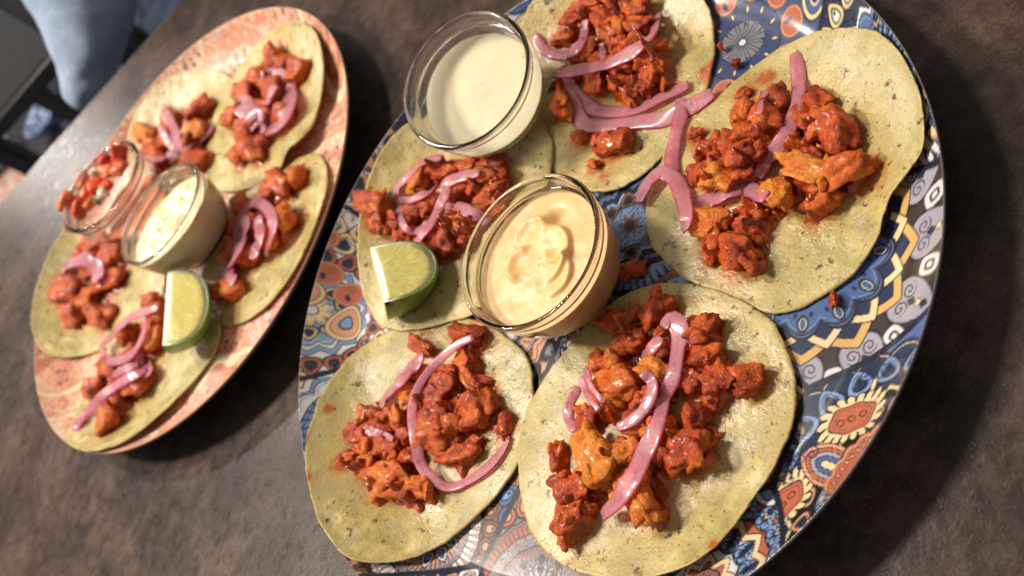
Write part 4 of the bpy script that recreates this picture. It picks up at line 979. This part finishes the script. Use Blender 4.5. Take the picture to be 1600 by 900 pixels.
tube_body('head', [(33, 112, 24, 5), (33, 111, 31, 5.4), (33, 110, 37, 8.2), (33, 110, 44, 8.6), (33, 110.5, 50, 6)], [(0, 1), (1, 2), (2, 3), (3, 4)], M_SKIN, per)
tube_body('hair', [(33, 113, 40, 8.0), (33, 112.5, 47, 9.0), (33, 111.5, 52, 6.5)], [(0, 1), (1, 2)], M_HAIR, per)

def block(name, cen, size, mat, parent, yaw=0.0, bev=.6):
    bm = bmesh.new(); bmesh.ops.create_cube(bm, size=1); bmesh.ops.scale(bm, vec=np.array(size)*CM, verts=bm.verts)
    bmesh.ops.bevel(bm, geom=list(bm.edges), offset=bev*CM, segments=3, affect='EDGES')
    me = bpy.data.meshes.new(name); bm.to_mesh(me); bm.free(); me.materials.append(mat)
    o = bpy.data.objects.new(name, me); COL.objects.link(o)
    o.parent = parent; o.location = Vector(np.array(cen)*CM)-parent.location; o.rotation_euler.z = yaw
    return o
def at_y(px, y):
    D = VD+((px[0]-800)/F_PX)*VR-((px[1]-450)/F_PX)*VU; return EYE+D*(y/D[1])
yaw = math.atan2(ed[1], ed[0])
ch = empty('chair', (-12, 150, -75)); tag(ch, 'grey upholstered chair with black frame behind the blue sleeve', 'chair')
M_GREYF = mat_plain('grey_upholstery', (.17, .175, .18), .8); M_WOOD = mat_plain('brown_wood', (.14, .062, .030), .5)
c_ = at_y((22, 108), 150); block('backrest', c_+np.array([-3, 1.5, 3.5]), (26, 5, 15), M_GREYF, ch, yaw, 1.5)
c_ = at_y((48, 132), 149); block('back_rail', c_, (26, 4, 2.6), M_BLACK, ch, yaw, .5)
for dx in (-12, 12):
    block('leg', c_+np.array([dx*math.cos(yaw), dx*math.sin(yaw), -31]), (3, 3, 60), M_BLACK, ch, yaw, .4)
block('seat', c_+np.array([0, 20, -26]), (30, 34, 6), M_GREYF, ch, yaw, 1.5)
wc = empty('wooden_chair', (-2, 185, -75)); tag(wc, 'brown wooden chair back in the far background', 'chair')
c_ = at_y((18, 32), 185); block('back_panel', c_, (20, 3, 9), M_WOOD, wc, yaw, .6)
for dx in (-9, 9): block('leg', c_+np.array([dx, 2, -30]), (3, 3, 62), M_BLACK, wc, yaw, .4)
lt = empty('low_table', (-40, 205, -75)); tag(lt, 'dark low table in the far left background', 'table')
q0 = at((40, 230), -38)[0]
block('table_top', (q0[0]-24, q0[1]-4, -40), (60, 70, 3.6), M_BLACK, lt, 0, .5)
for dx, dy in ((-26, -30), (26, -30), (-26, 30), (26, 30)): block('leg', (q0[0]-24+dx, q0[1]-4+dy, -58), (4, 4, 33), M_BLACK, lt, 0, .4)
k = Mat('blue_white_ceramic'); c = k.coord(100); k.to(k.ramp(k.noise(c, .7, 3, .6), [(.38, (.03, .05, .14)), (.5, (.13, .20, .42)), (.62, (.50, .58, .72))]), 'Base Color'); k.set(Roughness=.25)
for px, r, lb in (((82, 188), 5.2, 'blurred blue patterned bowl near the blue sleeve'), ((2, 252), 6.0, 'blurred blue bowl at the left picture edge')):
    q = at(px, -37)[0]; V, F = lathe([(.01, -37.2), (r*.95, -34.6), (r, -34.4), (r, -34.8), (r*.5, -38), (.01, -38.1)], 40)
    o = mesh_obj('ceramic_bowl', V+np.array([q[0], q[1], 0]), F, k.m, loc=(q[0], q[1], -38)); tag(o, lb, 'bowl', 'bowls on the low table')
k = Mat('pink_cream_cloth'); c = k.coord(100); k.to(k.ramp(k.noise(c, .35, 2), [(.4, (.62, .56, .46)), (.55, (.55, .20, .16)), (.65, (.6, .52, .42))]), 'Base Color'); k.set(Roughness=.9)
q = at((18, 288), -37.6)[0]
n = 40; X, Y = np.meshgrid(np.linspace(-9, 9, n), np.linspace(-9, 9, n)); Zc = .9+.9*noise2(X.ravel(), Y.ravel(), .22, 2)
o = mesh_obj('napkin', np.c_[X.ravel()+q[0]-4, Y.ravel()+q[1], Zc-38], grid_faces(n, n), k.m, loc=(q[0]-4, q[1], -38)); tag(o, 'crumpled cream and pink napkin in the far left background', 'napkin')
